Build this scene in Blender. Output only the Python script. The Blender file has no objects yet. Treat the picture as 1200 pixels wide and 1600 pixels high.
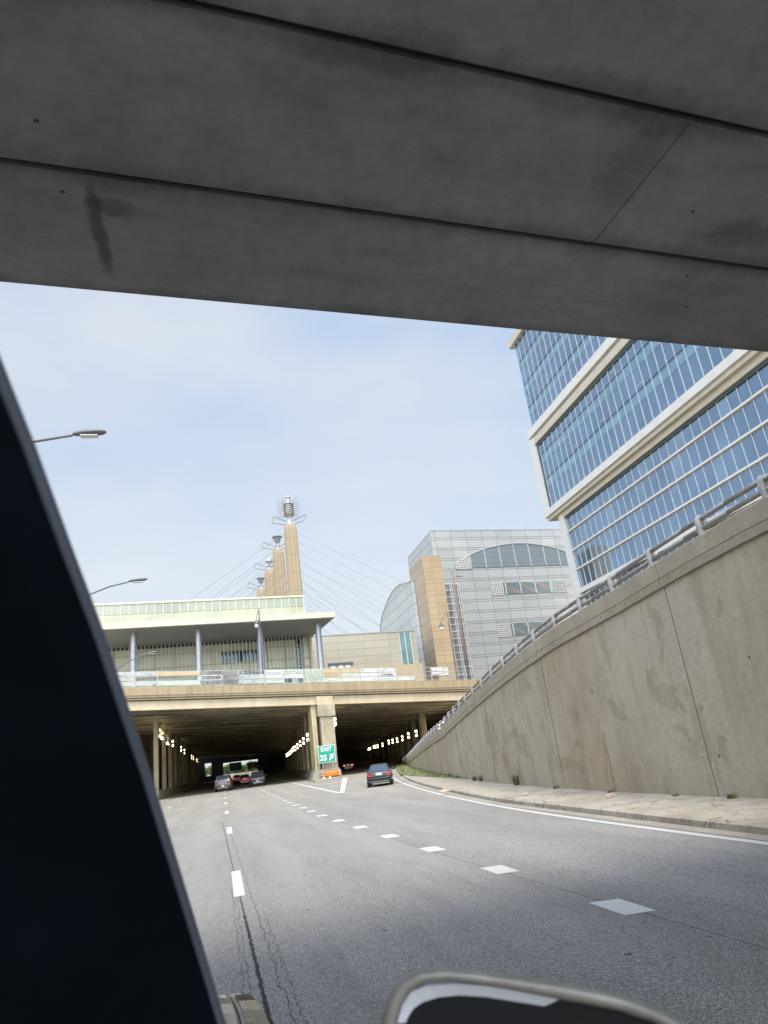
import bpy, math, random
from mathutils import Vector, Matrix
import numpy as np
random.seed(7)
scene = bpy.context.scene
R_ = math.radians

# ------------------------------------------------------------------ camera
CAM_H = 1.75
F_PX = 1072.0
_up = Vector((-385, 3030, -F_PX)).normalized()
_fw = Vector((0, 0, -1)); _fw = (_fw - _fw.dot(_up) * _up).normalized()
_rt = _fw.cross(_up)
_A = R_(15.0)
_Z = Matrix(((math.cos(_A), math.sin(_A), 0), (-math.sin(_A), math.cos(_A), 0), (0, 0, 1)))
_M = _Z @ Matrix((_rt, _fw, _up))
cam_data = bpy.data.cameras.new('camera')
cam = bpy.data.objects.new('camera', cam_data)
scene.collection.objects.link(cam)
cam.matrix_world = Matrix.Translation((0, 0, CAM_H)) @ _M.to_4x4()
cam_data.sensor_fit = 'VERTICAL'
cam_data.sensor_height = 36.0
cam_data.lens = F_PX / 1600 * 36.0
cam_data.clip_start = 0.05
cam_data.clip_end = 6000
cam_data.dof.use_dof = True
cam_data.dof.focus_distance = 60
cam_data.dof.aperture_fstop = 7.0
scene.camera = cam

# ------------------------------------------------------------------ sky, sun, exposure
SUN_EL, SUN_AZ = 62.0, 172.0      # azimuth clockwise from +Y: behind the camera, to the right
w = bpy.data.worlds.new('World'); scene.world = w; w.use_nodes = True
nt = w.node_tree; nt.nodes.clear()
out = nt.nodes.new('ShaderNodeOutputWorld')
sky = nt.nodes.new('ShaderNodeTexSky'); sky.sky_type = 'NISHITA'; sky.sun_disc = False
sky.sun_elevation = R_(SUN_EL); sky.sun_rotation = R_(SUN_AZ)
sky.air_density = 1.0; sky.dust_density = 2.5
b1 = nt.nodes.new('ShaderNodeBackground'); b1.inputs['Strength'].default_value = 0.11
nt.links.new(sky.outputs[0], b1.inputs['Color'])
tc = nt.nodes.new('ShaderNodeTexCoord')
sep = nt.nodes.new('ShaderNodeSeparateXYZ'); nt.links.new(tc.outputs['Generated'], sep.inputs[0])
rampz = nt.nodes.new('ShaderNodeValToRGB')            # thin high haze: white low, bluer high
rampz.color_ramp.elements[0].position = 0.0; rampz.color_ramp.elements[0].color = (0.86, 0.87, 0.86, 1)
rampz.color_ramp.elements[1].position = 0.75; rampz.color_ramp.elements[1].color = (0.50, 0.64, 0.90, 1)
e = rampz.color_ramp.elements.new(0.33); e.color = (0.69, 0.79, 0.90, 1)
nt.links.new(sep.outputs['Z'], rampz.inputs[0])
mp = nt.nodes.new('ShaderNodeMapping'); mp.inputs['Scale'].default_value = (1.3, 1.3, 3.2)
nt.links.new(tc.outputs['Generated'], mp.inputs[0])
cn = nt.nodes.new('ShaderNodeTexNoise'); cn.inputs['Scale'].default_value = 1.6
cn.inputs['Detail'].default_value = 6; cn.inputs['Roughness'].default_value = 0.5
nt.links.new(mp.outputs[0], cn.inputs['Vector'])
cr = nt.nodes.new('ShaderNodeValToRGB')
cr.color_ramp.elements[0].position = 0.40; cr.color_ramp.elements[0].color = (0, 0, 0, 1)
cr.color_ramp.elements[1].position = 0.72; cr.color_ramp.elements[1].color = (1, 1, 1, 1)
nt.links.new(cn.outputs[0], cr.inputs[0])
cm = nt.nodes.new('ShaderNodeMixRGB'); cm.inputs[2].default_value = (0.88, 0.89, 0.90, 1)
cmf = nt.nodes.new('ShaderNodeMath'); cmf.operation = 'MULTIPLY'; cmf.inputs[1].default_value = 0.85
nt.links.new(cr.outputs[0], cmf.inputs[0]); nt.links.new(cmf.outputs[0], cm.inputs[0])
nt.links.new(rampz.outputs[0], cm.inputs[1])
b2 = nt.nodes.new('ShaderNodeBackground')
# hazy sky: boosted behind the camera and overhead, out of view, to light shaded faces
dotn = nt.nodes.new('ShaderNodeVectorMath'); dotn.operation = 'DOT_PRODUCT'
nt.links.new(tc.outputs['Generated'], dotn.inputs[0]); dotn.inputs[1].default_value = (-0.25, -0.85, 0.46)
back_gain = nt.nodes.new('ShaderNodeMapRange'); back_gain.interpolation_type = 'SMOOTHSTEP'
back_gain.inputs['From Min'].default_value = 0.05; back_gain.inputs['From Max'].default_value = 0.9
back_gain.inputs['To Min'].default_value = 0.45; back_gain.inputs['To Max'].default_value = 2.2
nt.links.new(dotn.outputs['Value'], back_gain.inputs['Value']); nt.links.new(back_gain.outputs[0], b2.inputs['Strength'])
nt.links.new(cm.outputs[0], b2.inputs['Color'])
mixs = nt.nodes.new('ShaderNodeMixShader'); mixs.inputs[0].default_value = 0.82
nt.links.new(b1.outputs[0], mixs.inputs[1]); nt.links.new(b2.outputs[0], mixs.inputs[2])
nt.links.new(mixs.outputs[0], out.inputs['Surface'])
sd = bpy.data.lights.new('sun', 'SUN'); sd.energy = 1.35; sd.angle = R_(22); sd.color = (1.0, 0.90, 0.74)
sun = bpy.data.objects.new('sun', sd); scene.collection.objects.link(sun)
_sv = Vector((math.sin(R_(SUN_AZ)) * math.cos(R_(SUN_EL)), math.cos(R_(SUN_AZ)) * math.cos(R_(SUN_EL)), math.sin(R_(SUN_EL))))
sun.rotation_euler = _sv.to_track_quat('Z', 'Y').to_euler()
scene.view_settings.view_transform = 'Standard'
scene.view_settings.look = 'None'
scene.view_settings.gamma = 1.0
scene.view_settings.exposure = 1.15

# ------------------------------------------------------------------ helpers
class MB:
    def __init__(s): s.v = []; s.f = []
    def add(s, vs, fs):
        n = len(s.v); s.v += [tuple(p) for p in vs]; s.f += [tuple(n + i for i in f) for f in fs]; return s
    def box(s, x0, x1, y0, y1, z0, z1):
        vs = [(x0, y0, z0), (x1, y0, z0), (x1, y1, z0), (x0, y1, z0), (x0, y0, z1), (x1, y0, z1), (x1, y1, z1), (x0, y1, z1)]
        return s.add(vs, HEX)
    def hexa(s, b, t):                       # bottom 4 and top 4 points
        return s.add(list(b) + list(t), HEX)
    def prism(s, poly, axis, a, b):          # 2-D polygon extruded along an axis (0,1,2)
        n = len(poly)
        def mk(p, c):
            return (c, p[0], p[1]) if axis == 0 else (p[0], c, p[1]) if axis == 1 else (p[0], p[1], c)
        vs = [mk(p, a) for p in poly] + [mk(p, b) for p in poly]
        fs = [tuple(range(n))[::-1], tuple(range(n, 2 * n))] + [(i, (i + 1) % n, n + (i + 1) % n, n + i) for i in range(n)]
        return s.add(vs, fs)
    def tube(s, p, q, r, n=8, r2=None):
        p = Vector(p); q = Vector(q); d = (q - p).normalized()
        a = d.orthogonal().normalized(); b = d.cross(a); r2 = r if r2 is None else r2
        vs = [p + (a * math.cos(2 * math.pi * i / n) + b * math.sin(2 * math.pi * i / n)) * r for i in range(n)]
        vs += [q + (a * math.cos(2 * math.pi * i / n) + b * math.sin(2 * math.pi * i / n)) * r2 for i in range(n)]
        fs = [tuple(range(n))[::-1], tuple(range(n, 2 * n))] + [(i, (i + 1) % n, n + (i + 1) % n, n + i) for i in range(n)]
        return s.add(vs, fs)
    def path(s, pts, r, n=8):
        for a, b in zip(pts[:-1], pts[1:]): s.tube(a, b, r, n)
        return s
    def lathe(s, prof, c=(0, 0, 0), n=20):
        vs = []; fs = []
        for r, z in prof:
            for i in range(n):
                a = 2 * math.pi * i / n; vs.append((c[0] + r * math.cos(a), c[1] + r * math.sin(a), c[2] + z))
        m = len(prof)
        for j in range(m - 1):
            for i in range(n):
                fs.append((j * n + i, j * n + (i + 1) % n, (j + 1) * n + (i + 1) % n, (j + 1) * n + i))
        fs.append(tuple(range(n))[::-1]); fs.append(tuple((m - 1) * n + i for i in range(n)))
        return s.add(vs, fs)
    def loft(s, rings, cap=True, closed=True):
        n = len(rings[0]); vs = [p for r in rings for p in r]; fs = []
        for j in range(len(rings) - 1):
            for i in range(n if closed else n - 1):
                k = (i + 1) % n
                fs.append((j * n + i, j * n + k, (j + 1) * n + k, (j + 1) * n + i))
        if cap and closed:
            fs.append(tuple(range(n))[::-1]); fs.append(tuple((len(rings) - 1) * n + i for i in range(n)))
        return s.add(vs, fs)
    def build(s, name, m, parent=None, smooth=False, bevel=0, mw=None, sub=0):
        me = bpy.data.meshes.new(name); me.from_pydata(s.v, [], s.f); me.validate(); me.update()
        import bmesh
        bm = bmesh.new(); bm.from_mesh(me); bmesh.ops.recalc_face_normals(bm, faces=bm.faces); bm.to_mesh(me); bm.free()
        me.materials.append(m)
        if smooth:
            for p in me.polygons: p.use_smooth = True
        o = bpy.data.objects.new(name, me); scene.collection.objects.link(o)
        if parent is not None: o.parent = parent
        if mw is not None: o.matrix_world = mw
        if bevel:
            b = o.modifiers.new('bevel', 'BEVEL'); b.width = bevel; b.segments = 2; b.limit_method = 'ANGLE'
        if sub:
            b = o.modifiers.new('sub', 'SUBSURF'); b.levels = sub; b.render_levels = sub
        return o
HEX = [(0, 3, 2, 1), (4, 5, 6, 7), (0, 1, 5, 4), (1, 2, 6, 5), (2, 3, 7, 6), (3, 0, 4, 7)]

def thing(name, label, cat, loc=(0, 0, 0), rz=0.0, group=None):
    o = bpy.data.objects.new(name, None); scene.collection.objects.link(o)
    o.location = loc; o.rotation_euler = (0, 0, rz); o.empty_display_size = 0.3
    o['label'] = label; o['category'] = cat
    if group: o['group'] = group
    return o
def tag(o, label, cat, group=None):
    o['label'] = label; o['category'] = cat
    if group: o['group'] = group
    return o
def structure(o, kind='structure'):
    o['kind'] = kind; return o
def copy_tree(o, parent=None):
    c = o.copy(); scene.collection.objects.link(c); c.parent = parent
    for ch in list(o.children): copy_tree(ch, c)
    return c

# material toolkit -------------------------------------------------
class NT:
    def __init__(s, name):
        s.m = bpy.data.materials.new(name); s.m.use_nodes = True; s.t = s.m.node_tree
        s.b = s.t.nodes['Principled BSDF']; s.c = s.t.nodes.new('ShaderNodeTexCoord')
        sp = s.t.nodes.new('ShaderNodeSeparateXYZ'); s.t.links.new(s.c.outputs['Object'], sp.inputs[0])
        s.x, s.y, s.z = sp.outputs[0], sp.outputs[1], sp.outputs[2]
    def link(s, a, b): s.t.links.new(a, b)
    def put(s, sock, v):
        if isinstance(v, bpy.types.NodeSocket): s.link(v, sock)
        else: sock.default_value = v
    def math(s, op, a, b=0.0, c=0.0):
        n = s.t.nodes.new('ShaderNodeMath'); n.operation = op
        s.put(n.inputs[0], a); s.put(n.inputs[1], b); s.put(n.inputs[2], c); return n.outputs[0]
    def noise(s, scale, detail=4, rough=0.55, vec=None, mapscale=None, dist=0.0):
        n = s.t.nodes.new('ShaderNodeTexNoise'); n.inputs['Scale'].default_value = scale
        n.inputs['Detail'].default_value = detail; n.inputs['Roughness'].default_value = rough
        n.inputs['Distortion'].default_value = dist
        v = vec if vec is not None else s.c.outputs['Object']
        if mapscale:
            mm = s.t.nodes.new('ShaderNodeMapping'); mm.inputs['Scale'].default_value = mapscale
            s.link(v, mm.inputs[0]); v = mm.outputs[0]
        s.link(v, n.inputs['Vector']); return n.outputs[0]
    def ramp(s, f, stops):
        n = s.t.nodes.new('ShaderNodeValToRGB'); cr = n.color_ramp
        while len(cr.elements) < len(stops): cr.elements.new(0.5)
        for el, (p, c) in zip(cr.elements, stops):
            el.position = p; el.color = (c, c, c, 1) if isinstance(c, (int, float)) else (*c, 1)
        s.put(n.inputs[0], f); return n.outputs[0]
    def mix(s, f, a, b, mode='MIX'):
        n = s.t.nodes.new('ShaderNodeMixRGB'); n.blend_type = mode
        s.put(n.inputs[0], f)
        for i, v in ((1, a), (2, b)):
            if isinstance(v, tuple): n.inputs[i].default_value = (*v, 1)
            else: s.link(v, n.inputs[i])
        return n.outputs[0]
    def color(s, v):
        if isinstance(v, tuple): s.b.inputs['Base Color'].default_value = (*v, 1)
        else: s.link(v, s.b.inputs['Base Color'])
    def bump(s, h, strength=0.3, dist=0.02):
        n = s.t.nodes.new('ShaderNodeBump'); n.inputs['Strength'].default_value = strength
        n.inputs['Distance'].default_value = dist; s.link(h, n.inputs['Height'])
        s.link(n.outputs[0], s.b.inputs['Normal'])
    def line(s, coord, period, width, phase=0.0):     # 1 on thin periodic lines
        a = s.math('DIVIDE', s.math('ADD', coord, phase), period)
        fr = s.math('FRACT', a)
        return s.math('LESS_THAN', fr, width / period)
    def set(s, rough=0.6, metal=0.0, spec=None):
        s.b.inputs['Roughness'].default_value = rough; s.b.inputs['Metallic'].default_value = metal
        if spec is not None: s.b.inputs['Specular IOR Level'].default_value = spec
        return s.m

def simple(name, col, rough=0.6, metal=0.0, var=0.12, scale=3.0, spec=None, bump=0.0):
    n = NT(name)
    f = n.noise(scale, 5)
    n.color(n.mix(n.ramp(f, [(0.3, 0.0), (0.7, 1.0)]), tuple(c * (1 - var) for c in col), tuple(min(1, c * (1 + var)) for c in col)))
    if bump: n.bump(n.noise(scale * 12, 4), bump, 0.01)
    return n.set(rough, metal, spec)

def concrete(name, base, dark, streak=0.5, scale=0.35, sscale=(1.4, 1.4, 0.12), rough=0.85, pits=True):
    n = NT(name)
    big = n.ramp(n.noise(scale, 6, 0.6), [(0.35, 0.0), (0.65, 1.0)])
    c = n.mix(big, dark, base)
    st = n.ramp(n.noise(1.0, 5, 0.6, mapscale=sscale), [(0.45, 0.0), (0.75, 1.0)])
    c = n.mix(n.math('MULTIPLY', st, streak), c, tuple(v * 0.62 for v in dark))
    fine = n.noise(9.0, 6, 0.7)
    c = n.mix(0.35, c, n.ramp(fine, [(0.3, 0.3), (0.7, 1.0)]), 'MULTIPLY')
    if pits:
        pt = n.ramp(n.noise(14.0, 1, 0.5), [(0.74, 0.0), (0.78, 1.0)])
        c = n.mix(n.math('MULTIPLY', pt, 0.6), c, tuple(v * 0.35 for v in dark))
    n.color(c); n.bump(fine, 0.25, 0.02)
    return n.set(rough, 0, 0.3)

def emit(name, col, strength):
    n = NT(name); n.color((0.8, 0.8, 0.8))
    n.b.inputs['Emission Color'].default_value = (*col, 1)
    n.b.inputs['Emission Strength'].default_value = strength
    return n.set(0.5)

def glass(name, col, rough=0.06, metal=0.85, var=0.18, scale=0.35, wob=0.02):
    n = NT(name)
    f = n.noise(scale, 3)
    n.color(n.mix(n.ramp(f, [(0.35, 0.0), (0.65, 1.0)]), tuple(c * (1 - var) for c in col), tuple(c * (1 + var) for c in col)))
    n.bump(n.noise(0.8, 2), wob, 0.3)
    return n.set(rough, metal)

M = {}
# wall concrete: grey and tan fields with pale runs, as on an old retaining wall
n = NT('wall_concrete')
big = n.ramp(n.noise(0.22, 4, 0.5, dist=0.6), [(0.40, 0.0), (0.60, 1.0)])
c = n.mix(big, (0.36, 0.29, 0.19), (0.42, 0.37, 0.28))
pid = n.math('FLOOR', n.math('DIVIDE', n.math('ADD', n.math('ADD', n.y, 60.4), n.math('MULTIPLY', n.noise(0.5, 3), 0.3)), 3.675))
cb = n.t.nodes.new('ShaderNodeCombineXYZ'); n.link(pid, cb.inputs[0]); wn_ = n.t.nodes.new('ShaderNodeTexWhiteNoise'); n.link(cb.outputs[0], wn_.inputs[0])
c = n.mix(n.math('MULTIPLY', wn_.outputs[0], 0.45), c, (0.35, 0.325, 0.27))
patch = n.ramp(n.noise(0.55, 5, 0.6, dist=1.0), [(0.56, 0.0), (0.60, 1.0)])
c = n.mix(n.math('MULTIPLY', patch, 0.45), c, (0.25, 0.185, 0.105))
run = n.ramp(n.noise(1.0, 6, 0.65, mapscale=(1.6, 1.6, 0.22)), [(0.47, 0.0), (0.68, 1.0)])
c = n.mix(n.math('MULTIPLY', run, 0.5), c, (0.48, 0.425, 0.33))
drk = n.ramp(n.noise(1.3, 6, 0.7, mapscale=(1.0, 1.0, 0.3)), [(0.52, 0.0), (0.72, 1.0)])
c = n.mix(n.math('MULTIPLY', drk, 0.65), c, (0.22, 0.175, 0.115))
drip = n.ramp(n.noise(1.0, 5, 0.7, mapscale=(3.2, 3.2, 0.07)), [(0.55, 0.0), (0.70, 1.0)])
c = n.mix(n.math('MULTIPLY', drip, 0.25), c, (0.16, 0.125, 0.08))
fine = n.noise(8.0, 6, 0.7)
c = n.mix(0.35, c, n.ramp(fine, [(0.3, 0.45), (0.7, 1.0)]), 'MULTIPLY')
pt = n.ramp(n.noise(7.0, 1, 0.4), [(0.77, 0.0), (0.80, 1.0)])
c = n.mix(n.math('MULTIPLY', pt, 0.7), c, (0.05, 0.04, 0.035))
n.color(c); n.bump(fine, 0.3, 0.02); M['wall'] = n.set(0.88, 0, 0.25)
M['coping'] = concrete('coping_concrete', (0.39, 0.335, 0.255), (0.33, 0.28, 0.21), 0.3, 0.6)
M['joint'] = simple('joint_shadow_gap', (0.10, 0.085, 0.07), 0.9)
M['fascia'] = concrete('fascia_concrete', (0.62, 0.52, 0.36), (0.52, 0.43, 0.29), 0.35, 0.3, (1.5, 1.5, 0.2))
M['parapet'] = concrete('parapet_concrete', (0.42, 0.33, 0.20), (0.38, 0.30, 0.19), 0.8, 0.4, (2.2, 2.2, 0.15))
M['girder'] = concrete('girder_concrete', (0.52, 0.46, 0.34), (0.28, 0.25, 0.19), 0.4, 0.3)
M['slab'] = concrete('slab_concrete', (0.42, 0.37, 0.27), (0.22, 0.19, 0.14), 0.5, 0.15, (0.2, 1.2, 1.0))
M['ceiling'] = concrete('ceiling_concrete', (0.62, 0.54, 0.39), (0.42, 0.36, 0.26), 0.5, 0.15, (0.2, 1.2, 1.0))
M['column'] = concrete('column_concrete', (0.58, 0.49, 0.34), (0.36, 0.31, 0.22), 0.5, 0.5)
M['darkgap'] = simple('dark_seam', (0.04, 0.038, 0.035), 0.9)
M['sidewalk'] = concrete('sidewalk_concrete', (0.44, 0.40, 0.34), (0.33, 0.30, 0.25), 0.4, 0.9, (0.5, 0.5, 1), 0.95)
def cracked(name, base, dark):
    n = NT(name)
    c = n.mix(n.ramp(n.noise(0.9, 6, 0.65), [(0.35, 0.0), (0.65, 1.0)]), dark, base)
    vo = n.t.nodes.new('ShaderNodeTexVoronoi'); vo.feature = 'DISTANCE_TO_EDGE'; vo.inputs['Scale'].default_value = 0.55
    wv = n.t.nodes.new('ShaderNodeVectorMath'); wv.operation = 'ADD'; n.link(n.c.outputs['Object'], wv.inputs[0])
    nn = n.t.nodes.new('ShaderNodeTexNoise'); nn.inputs['Scale'].default_value = 2.5; nn.inputs['Detail'].default_value = 6; n.link(n.c.outputs['Object'], nn.inputs['Vector']); n.link(nn.outputs['Color'], wv.inputs[1])
    n.link(wv.outputs[0], vo.inputs['Vector'])
    ck = n.ramp(vo.outputs['Distance'], [(0.0, 1.0), (0.016, 0.0)])
    c = n.mix(n.math('MULTIPLY', ck, 0.75), c, tuple(v * .25 for v in dark))
    dirt = n.ramp(n.noise(4.0, 7, 0.75), [(0.52, 0.0), (0.66, 1.0)]); c = n.mix(n.math('MULTIPLY', dirt, 0.5), c, (0.15, 0.125, 0.09))
    fine = n.noise(30.0, 5, 0.8); c = n.mix(0.5, c, n.ramp(fine, [(0.35, 0.45), (0.65, 1.0)]), 'MULTIPLY')
    n.color(c); n.bump(fine, 0.5, 0.015); return n.set(0.95, 0, 0.15)
M['sidewalk_c'] = cracked('sidewalk_cracked', (0.50, 0.45, 0.37), (0.36, 0.32, 0.26))
M['kerb'] = concrete('kerb_concrete', (0.42, 0.38, 0.32), (0.31, 0.28, 0.23), 0.4, 0.9, (0.5, 0.5, 1), 0.95)
M['white_paint'] = None
# overhead beams
n = NT('beam_concrete')
c = n.mix(n.ramp(n.noise(0.6, 5, 0.6), [(0.3, 0.0), (0.7, 1.0)]), (0.265, 0.262, 0.262), (0.37, 0.37, 0.375))
c = n.mix(n.math('MULTIPLY', n.ramp(n.noise(1.0, 6, 0.6, mapscale=(0.5, 2.2, 1)), [(0.5, 0.0), (0.75, 1.0)]), 0.35), c, (0.10, 0.10, 0.10))
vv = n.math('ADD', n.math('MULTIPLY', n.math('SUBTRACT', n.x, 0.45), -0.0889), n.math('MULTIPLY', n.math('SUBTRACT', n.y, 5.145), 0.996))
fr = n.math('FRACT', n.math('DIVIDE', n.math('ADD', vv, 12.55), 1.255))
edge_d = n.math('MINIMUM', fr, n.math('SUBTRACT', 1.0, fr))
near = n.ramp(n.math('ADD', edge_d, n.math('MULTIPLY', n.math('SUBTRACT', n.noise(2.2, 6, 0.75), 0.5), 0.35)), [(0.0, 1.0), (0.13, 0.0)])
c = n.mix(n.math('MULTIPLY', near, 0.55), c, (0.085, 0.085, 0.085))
mott = n.ramp(n.noise(2.6, 7, 0.7, dist=0.8), [(0.40, 0.0), (0.62, 1.0)])
c = n.mix(n.math('MULTIPLY', mott, 0.22), c, (0.15, 0.145, 0.14))
form = n.math('LESS_THAN', n.math('ABSOLUTE', n.math('SUBTRACT', fr, 0.52)), 0.003)
c = n.mix(n.math('MULTIPLY', form, 0.18), c, (0.5, 0.48, 0.45))
def blob(n, x, y, rx, ry, soft=0.5):
    dx = n.math('DIVIDE', n.math('SUBTRACT', n.x, x), rx); dy = n.math('DIVIDE', n.math('SUBTRACT', n.y, y), ry)
    d = n.math('SQRT', n.math('ADD', n.math('MULTIPLY', dx, dx), n.math('MULTIPLY', dy, dy)))
    d = n.math('ADD', d, n.math('MULTIPLY', n.math('SUBTRACT', n.noise(5.0, 5, 0.7), 0.5), 1.6))
    return n.ramp(d, [(max(0, 1 - soft), 1.0), (1.0, 0.0)])
for (x, y, rx, ry, a) in ((-0.72, 4.30, 0.07, 0.52, 0.75), (-0.58, 4.08, 0.16, 0.12, 0.5), (3.1, 3.4, 0.25, 0.5, 0.25), (4.6, 3.9, 0.5, 0.2, 0.4), (1.0, 2.75, 0.6, 0.14, 0.5), (-0.2, 2.55, 0.5, 0.12, 0.4), (3.1, 2.95, 0.5, 0.14, 0.4)):
    c = n.mix(n.math('MULTIPLY', blob(n, x, y, rx, ry), a), c, (0.07, 0.07, 0.07))
for (x, y) in ((-0.94, 3.42), (-0.90, 3.97), (4.39, 4.46), (3.9, 3.7), (4.7, 4.9)):
    dx = n.math('SUBTRACT', n.x, x); dy = n.math('SUBTRACT', n.y, y)
    d = n.math('ADD', n.math('MULTIPLY', dx, dx), n.math('MULTIPLY', dy, dy))
    c = n.mix(n.math('MULTIPLY', n.math('LESS_THAN', d, 0.00028), 0.8), c, (0.03, 0.03, 0.03))
fine = n.noise(11.0, 6, 0.7)
c = n.mix(0.3, c, n.ramp(fine, [(0.3, 0.5), (0.7, 1.0)]), 'MULTIPLY')
n.color(c); n.bump(fine, 0.25, 0.015); M['beam'] = n.set(0.85, 0, 0.25)
# asphalt with aggregate, wheel-track tone, joint cracks
n = NT('asphalt')
spk = n.noise(70.0, 2, 0.85)
spk2 = n.noise(38.0, 3, 0.8)
vo = n.t.nodes.new('ShaderNodeTexVoronoi'); vo.inputs['Scale'].default_value = 105.0; n.link(n.c.outputs['Object'], vo.inputs['Vector'])
vs_ = n.t.nodes.new('ShaderNodeSeparateColor'); n.link(vo.outputs['Color'], vs_.inputs[0]); spk = vs_.outputs[0]
c = n.ramp(spk, [(0.0, (0.13, 0.125, 0.118)), (0.62, (0.30, 0.289, 0.272)), (1.0, (0.64, 0.62, 0.58))])
c = n.mix(0.22, c, n.ramp(spk2, [(0.35, (0.09, 0.09, 0.1)), (0.65, (0.30, 0.295, 0.285))]))
far = n.ramp(n.math('DIVIDE', n.y, 60.0), [(0.1, 0.0), (0.75, 1.0)])   # warm sunlit tone down the road, put into the colour
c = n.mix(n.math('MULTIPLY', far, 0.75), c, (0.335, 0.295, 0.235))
pat = n.ramp(n.noise(0.18, 5, 0.6, mapscale=(1.6, 0.5, 1)), [(0.35, 0.0), (0.7, 1.0)])
c = n.mix(n.math('MULTIPLY', pat, 0.4), c, (0.17, 0.165, 0.155))
trk = n.ramp(n.math('ABSOLUTE', n.math('SINE', n.math('MULTIPLY', n.math('ADD', n.x, n.math('MULTIPLY', n.noise(0.12, 3), 1.2)), 1.72))), [(0.2, 0.0), (0.95, 1.0)])
c = n.mix(n.math('MULTIPLY', trk, 0.12), c, (0.12, 0.115, 0.11))
dk = n.ramp(n.noise(1.7, 6, 0.75, mapscale=(1, 0.6, 1)), [(0.60, 0.0), (0.72, 1.0)])
c = n.mix(n.math('MULTIPLY', dk, 0.35), c, (0.09, 0.088, 0.085))
sp3 = n.ramp(n.noise(6.5, 1, 0.4), [(0.76, 0.0), (0.785, 1.0)])
c = n.mix(n.math('MULTIPLY', sp3, 0.7), c, (0.03, 0.03, 0.03))
oil = n.ramp(n.noise(0.9, 4, 0.6, mapscale=(2.5, 0.25, 1)), [(0.5, 0.0), (0.75, 1.0)])
c = n.mix(n.math('MULTIPLY', oil, 0.3), c, (0.11, 0.108, 0.105))
def crack(n, x0, slope, amp, fr, wid, ph, y0=-5, y1=60):
    comb = n.t.nodes.new('ShaderNodeCombineXYZ'); n.link(n.math('MULTIPLY', n.y, fr), comb.inputs[1]); comb.inputs[0].default_value = ph
    wob = n.math('MULTIPLY', n.math('SUBTRACT', n.noise(1.0, 7, 0.72, vec=comb.outputs[0]), 0.5), amp)
    cx = n.math('ADD', n.math('ADD', n.math('MULTIPLY', n.y, slope), x0), wob)
    d = n.math('ABSOLUTE', n.math('SUBTRACT', n.x, cx))
    comb2 = n.t.nodes.new('ShaderNodeCombineXYZ'); n.link(n.math('MULTIPLY', n.y, 1.7), comb2.inputs[1]); comb2.inputs[0].default_value = ph + 9
    wv = n.math('MULTIPLY', n.ramp(n.noise(3.0, 4, 0.6, vec=comb2.outputs[0]), [(0.3, 0.15), (0.7, 1.0)]), wid)
    m = n.math('LESS_THAN', d, wv)
    m = n.math('MULTIPLY', m, n.math('MULTIPLY', n.math('GREATER_THAN', n.y, y0), n.math('LESS_THAN', n.y, y1)))
    return m
for args in ((0.36, -0.0125, 0.09, 3.5, 0.030, 1.0, -5, 10.5), (0.36, -0.0125, 0.07, 2.6, 0.016, 1.0, 10.5, 32), (0.36, -0.0125, 0.16, 6.5, 0.016, 41.0, -5, 9.5), (0.60, -0.012, 0.30, 4.0, 0.008, 44.0, -5, 10), (0.15, -0.004, 0.22, 4.5, 0.006, 47.0, -5, 13), (0.52, -0.012, 0.26, 1.6, 0.008, 4.0, -5, 26), (0.22, -0.006, 0.30, 2.0, 0.006, 8.0, -5, 16), (0.36, -0.0125, 0.22, 5.0, 0.008, 14.0, 3, 12),
             (4.28, -0.047, 0.06, 1.5, 0.011, 20.0, -5, 12), (4.0, -0.024, 0.06, 1.2, 0.010, 22.0, 12, 40), (2.2, 0.10, 1.0, 1.5, 0.005, 31.0, 6.4, 8.2), (3.1, 0.05, 0.9, 1.3, 0.005, 33.0, 5.6, 6.8), (5.6, 0.0, 1.6, 0.5, 0.006, 36.0, 4, 30), (1.9, 0.0, 1.2, 0.4, 0.004, 39.0, 9, 28)):
    c = n.mix(n.math('MULTIPLY', crack(n, *args), 0.85), c, (0.035, 0.034, 0.034))
n.color(c); n.bump(spk, 0.35, 0.004); M['asphalt'] = n.set(0.9, 0, 0.12)
n = NT('road_paint')
wear = n.ramp(n.noise(30.0, 5, 0.75), [(0.58, 0.0), (0.70, 1.0)])
n.color(n.mix(n.math('MULTIPLY', wear, 0.75), n.mix(n.noise(1.5, 4), (0.46, 0.465, 0.45), (0.60, 0.60, 0.575)), (0.25, 0.25, 0.25)))
M['white_paint'] = n.set(0.6)
M['worn_paint'] = simple('worn_paint', (0.50, 0.46, 0.36), 0.7, var=0.25, scale=4)
M['yellow_paint'] = simple('yellow_paint', (0.62, 0.50, 0.20), 0.7, var=0.2, scale=3)
M['rail'] = simple('rail_galvanised', (0.24, 0.235, 0.225), 0.5, 0.35, 0.2, 6)
M['railpost'] = simple('rail_post_cast', (0.34, 0.34, 0.34), 0.55, 0.3, 0.2, 6)
M['rust'] = simple('rusted_fitting', (0.50, 0.36, 0.27), 0.8, 0.1, 0.4, 8)
M['white_frame'] = simple('office_white_cladding', (0.62, 0.61, 0.575), 0.55, 0, 0.05, 0.6)
M['soffit_w'] = simple('office_soffit', (0.50, 0.46, 0.38), 0.6, 0, 0.08, 0.8)
M['mullion'] = simple('office_mullion', (0.52, 0.56, 0.58), 0.45, 0, 0.05)
M['office_glass'] = glass('office_glass', (0.245, 0.34, 0.455), 0.05, 0.85, 0.10, 0.12)
M['office_glass_b'] = glass('office_glass_blind', (0.28, 0.385, 0.49), 0.08, 0.85, 0.12, 0.25)
M['office_teal'] = glass('office_spandrel', (0.29, 0.44, 0.52), 0.12, 0.8, 0.15, 0.5)
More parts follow.
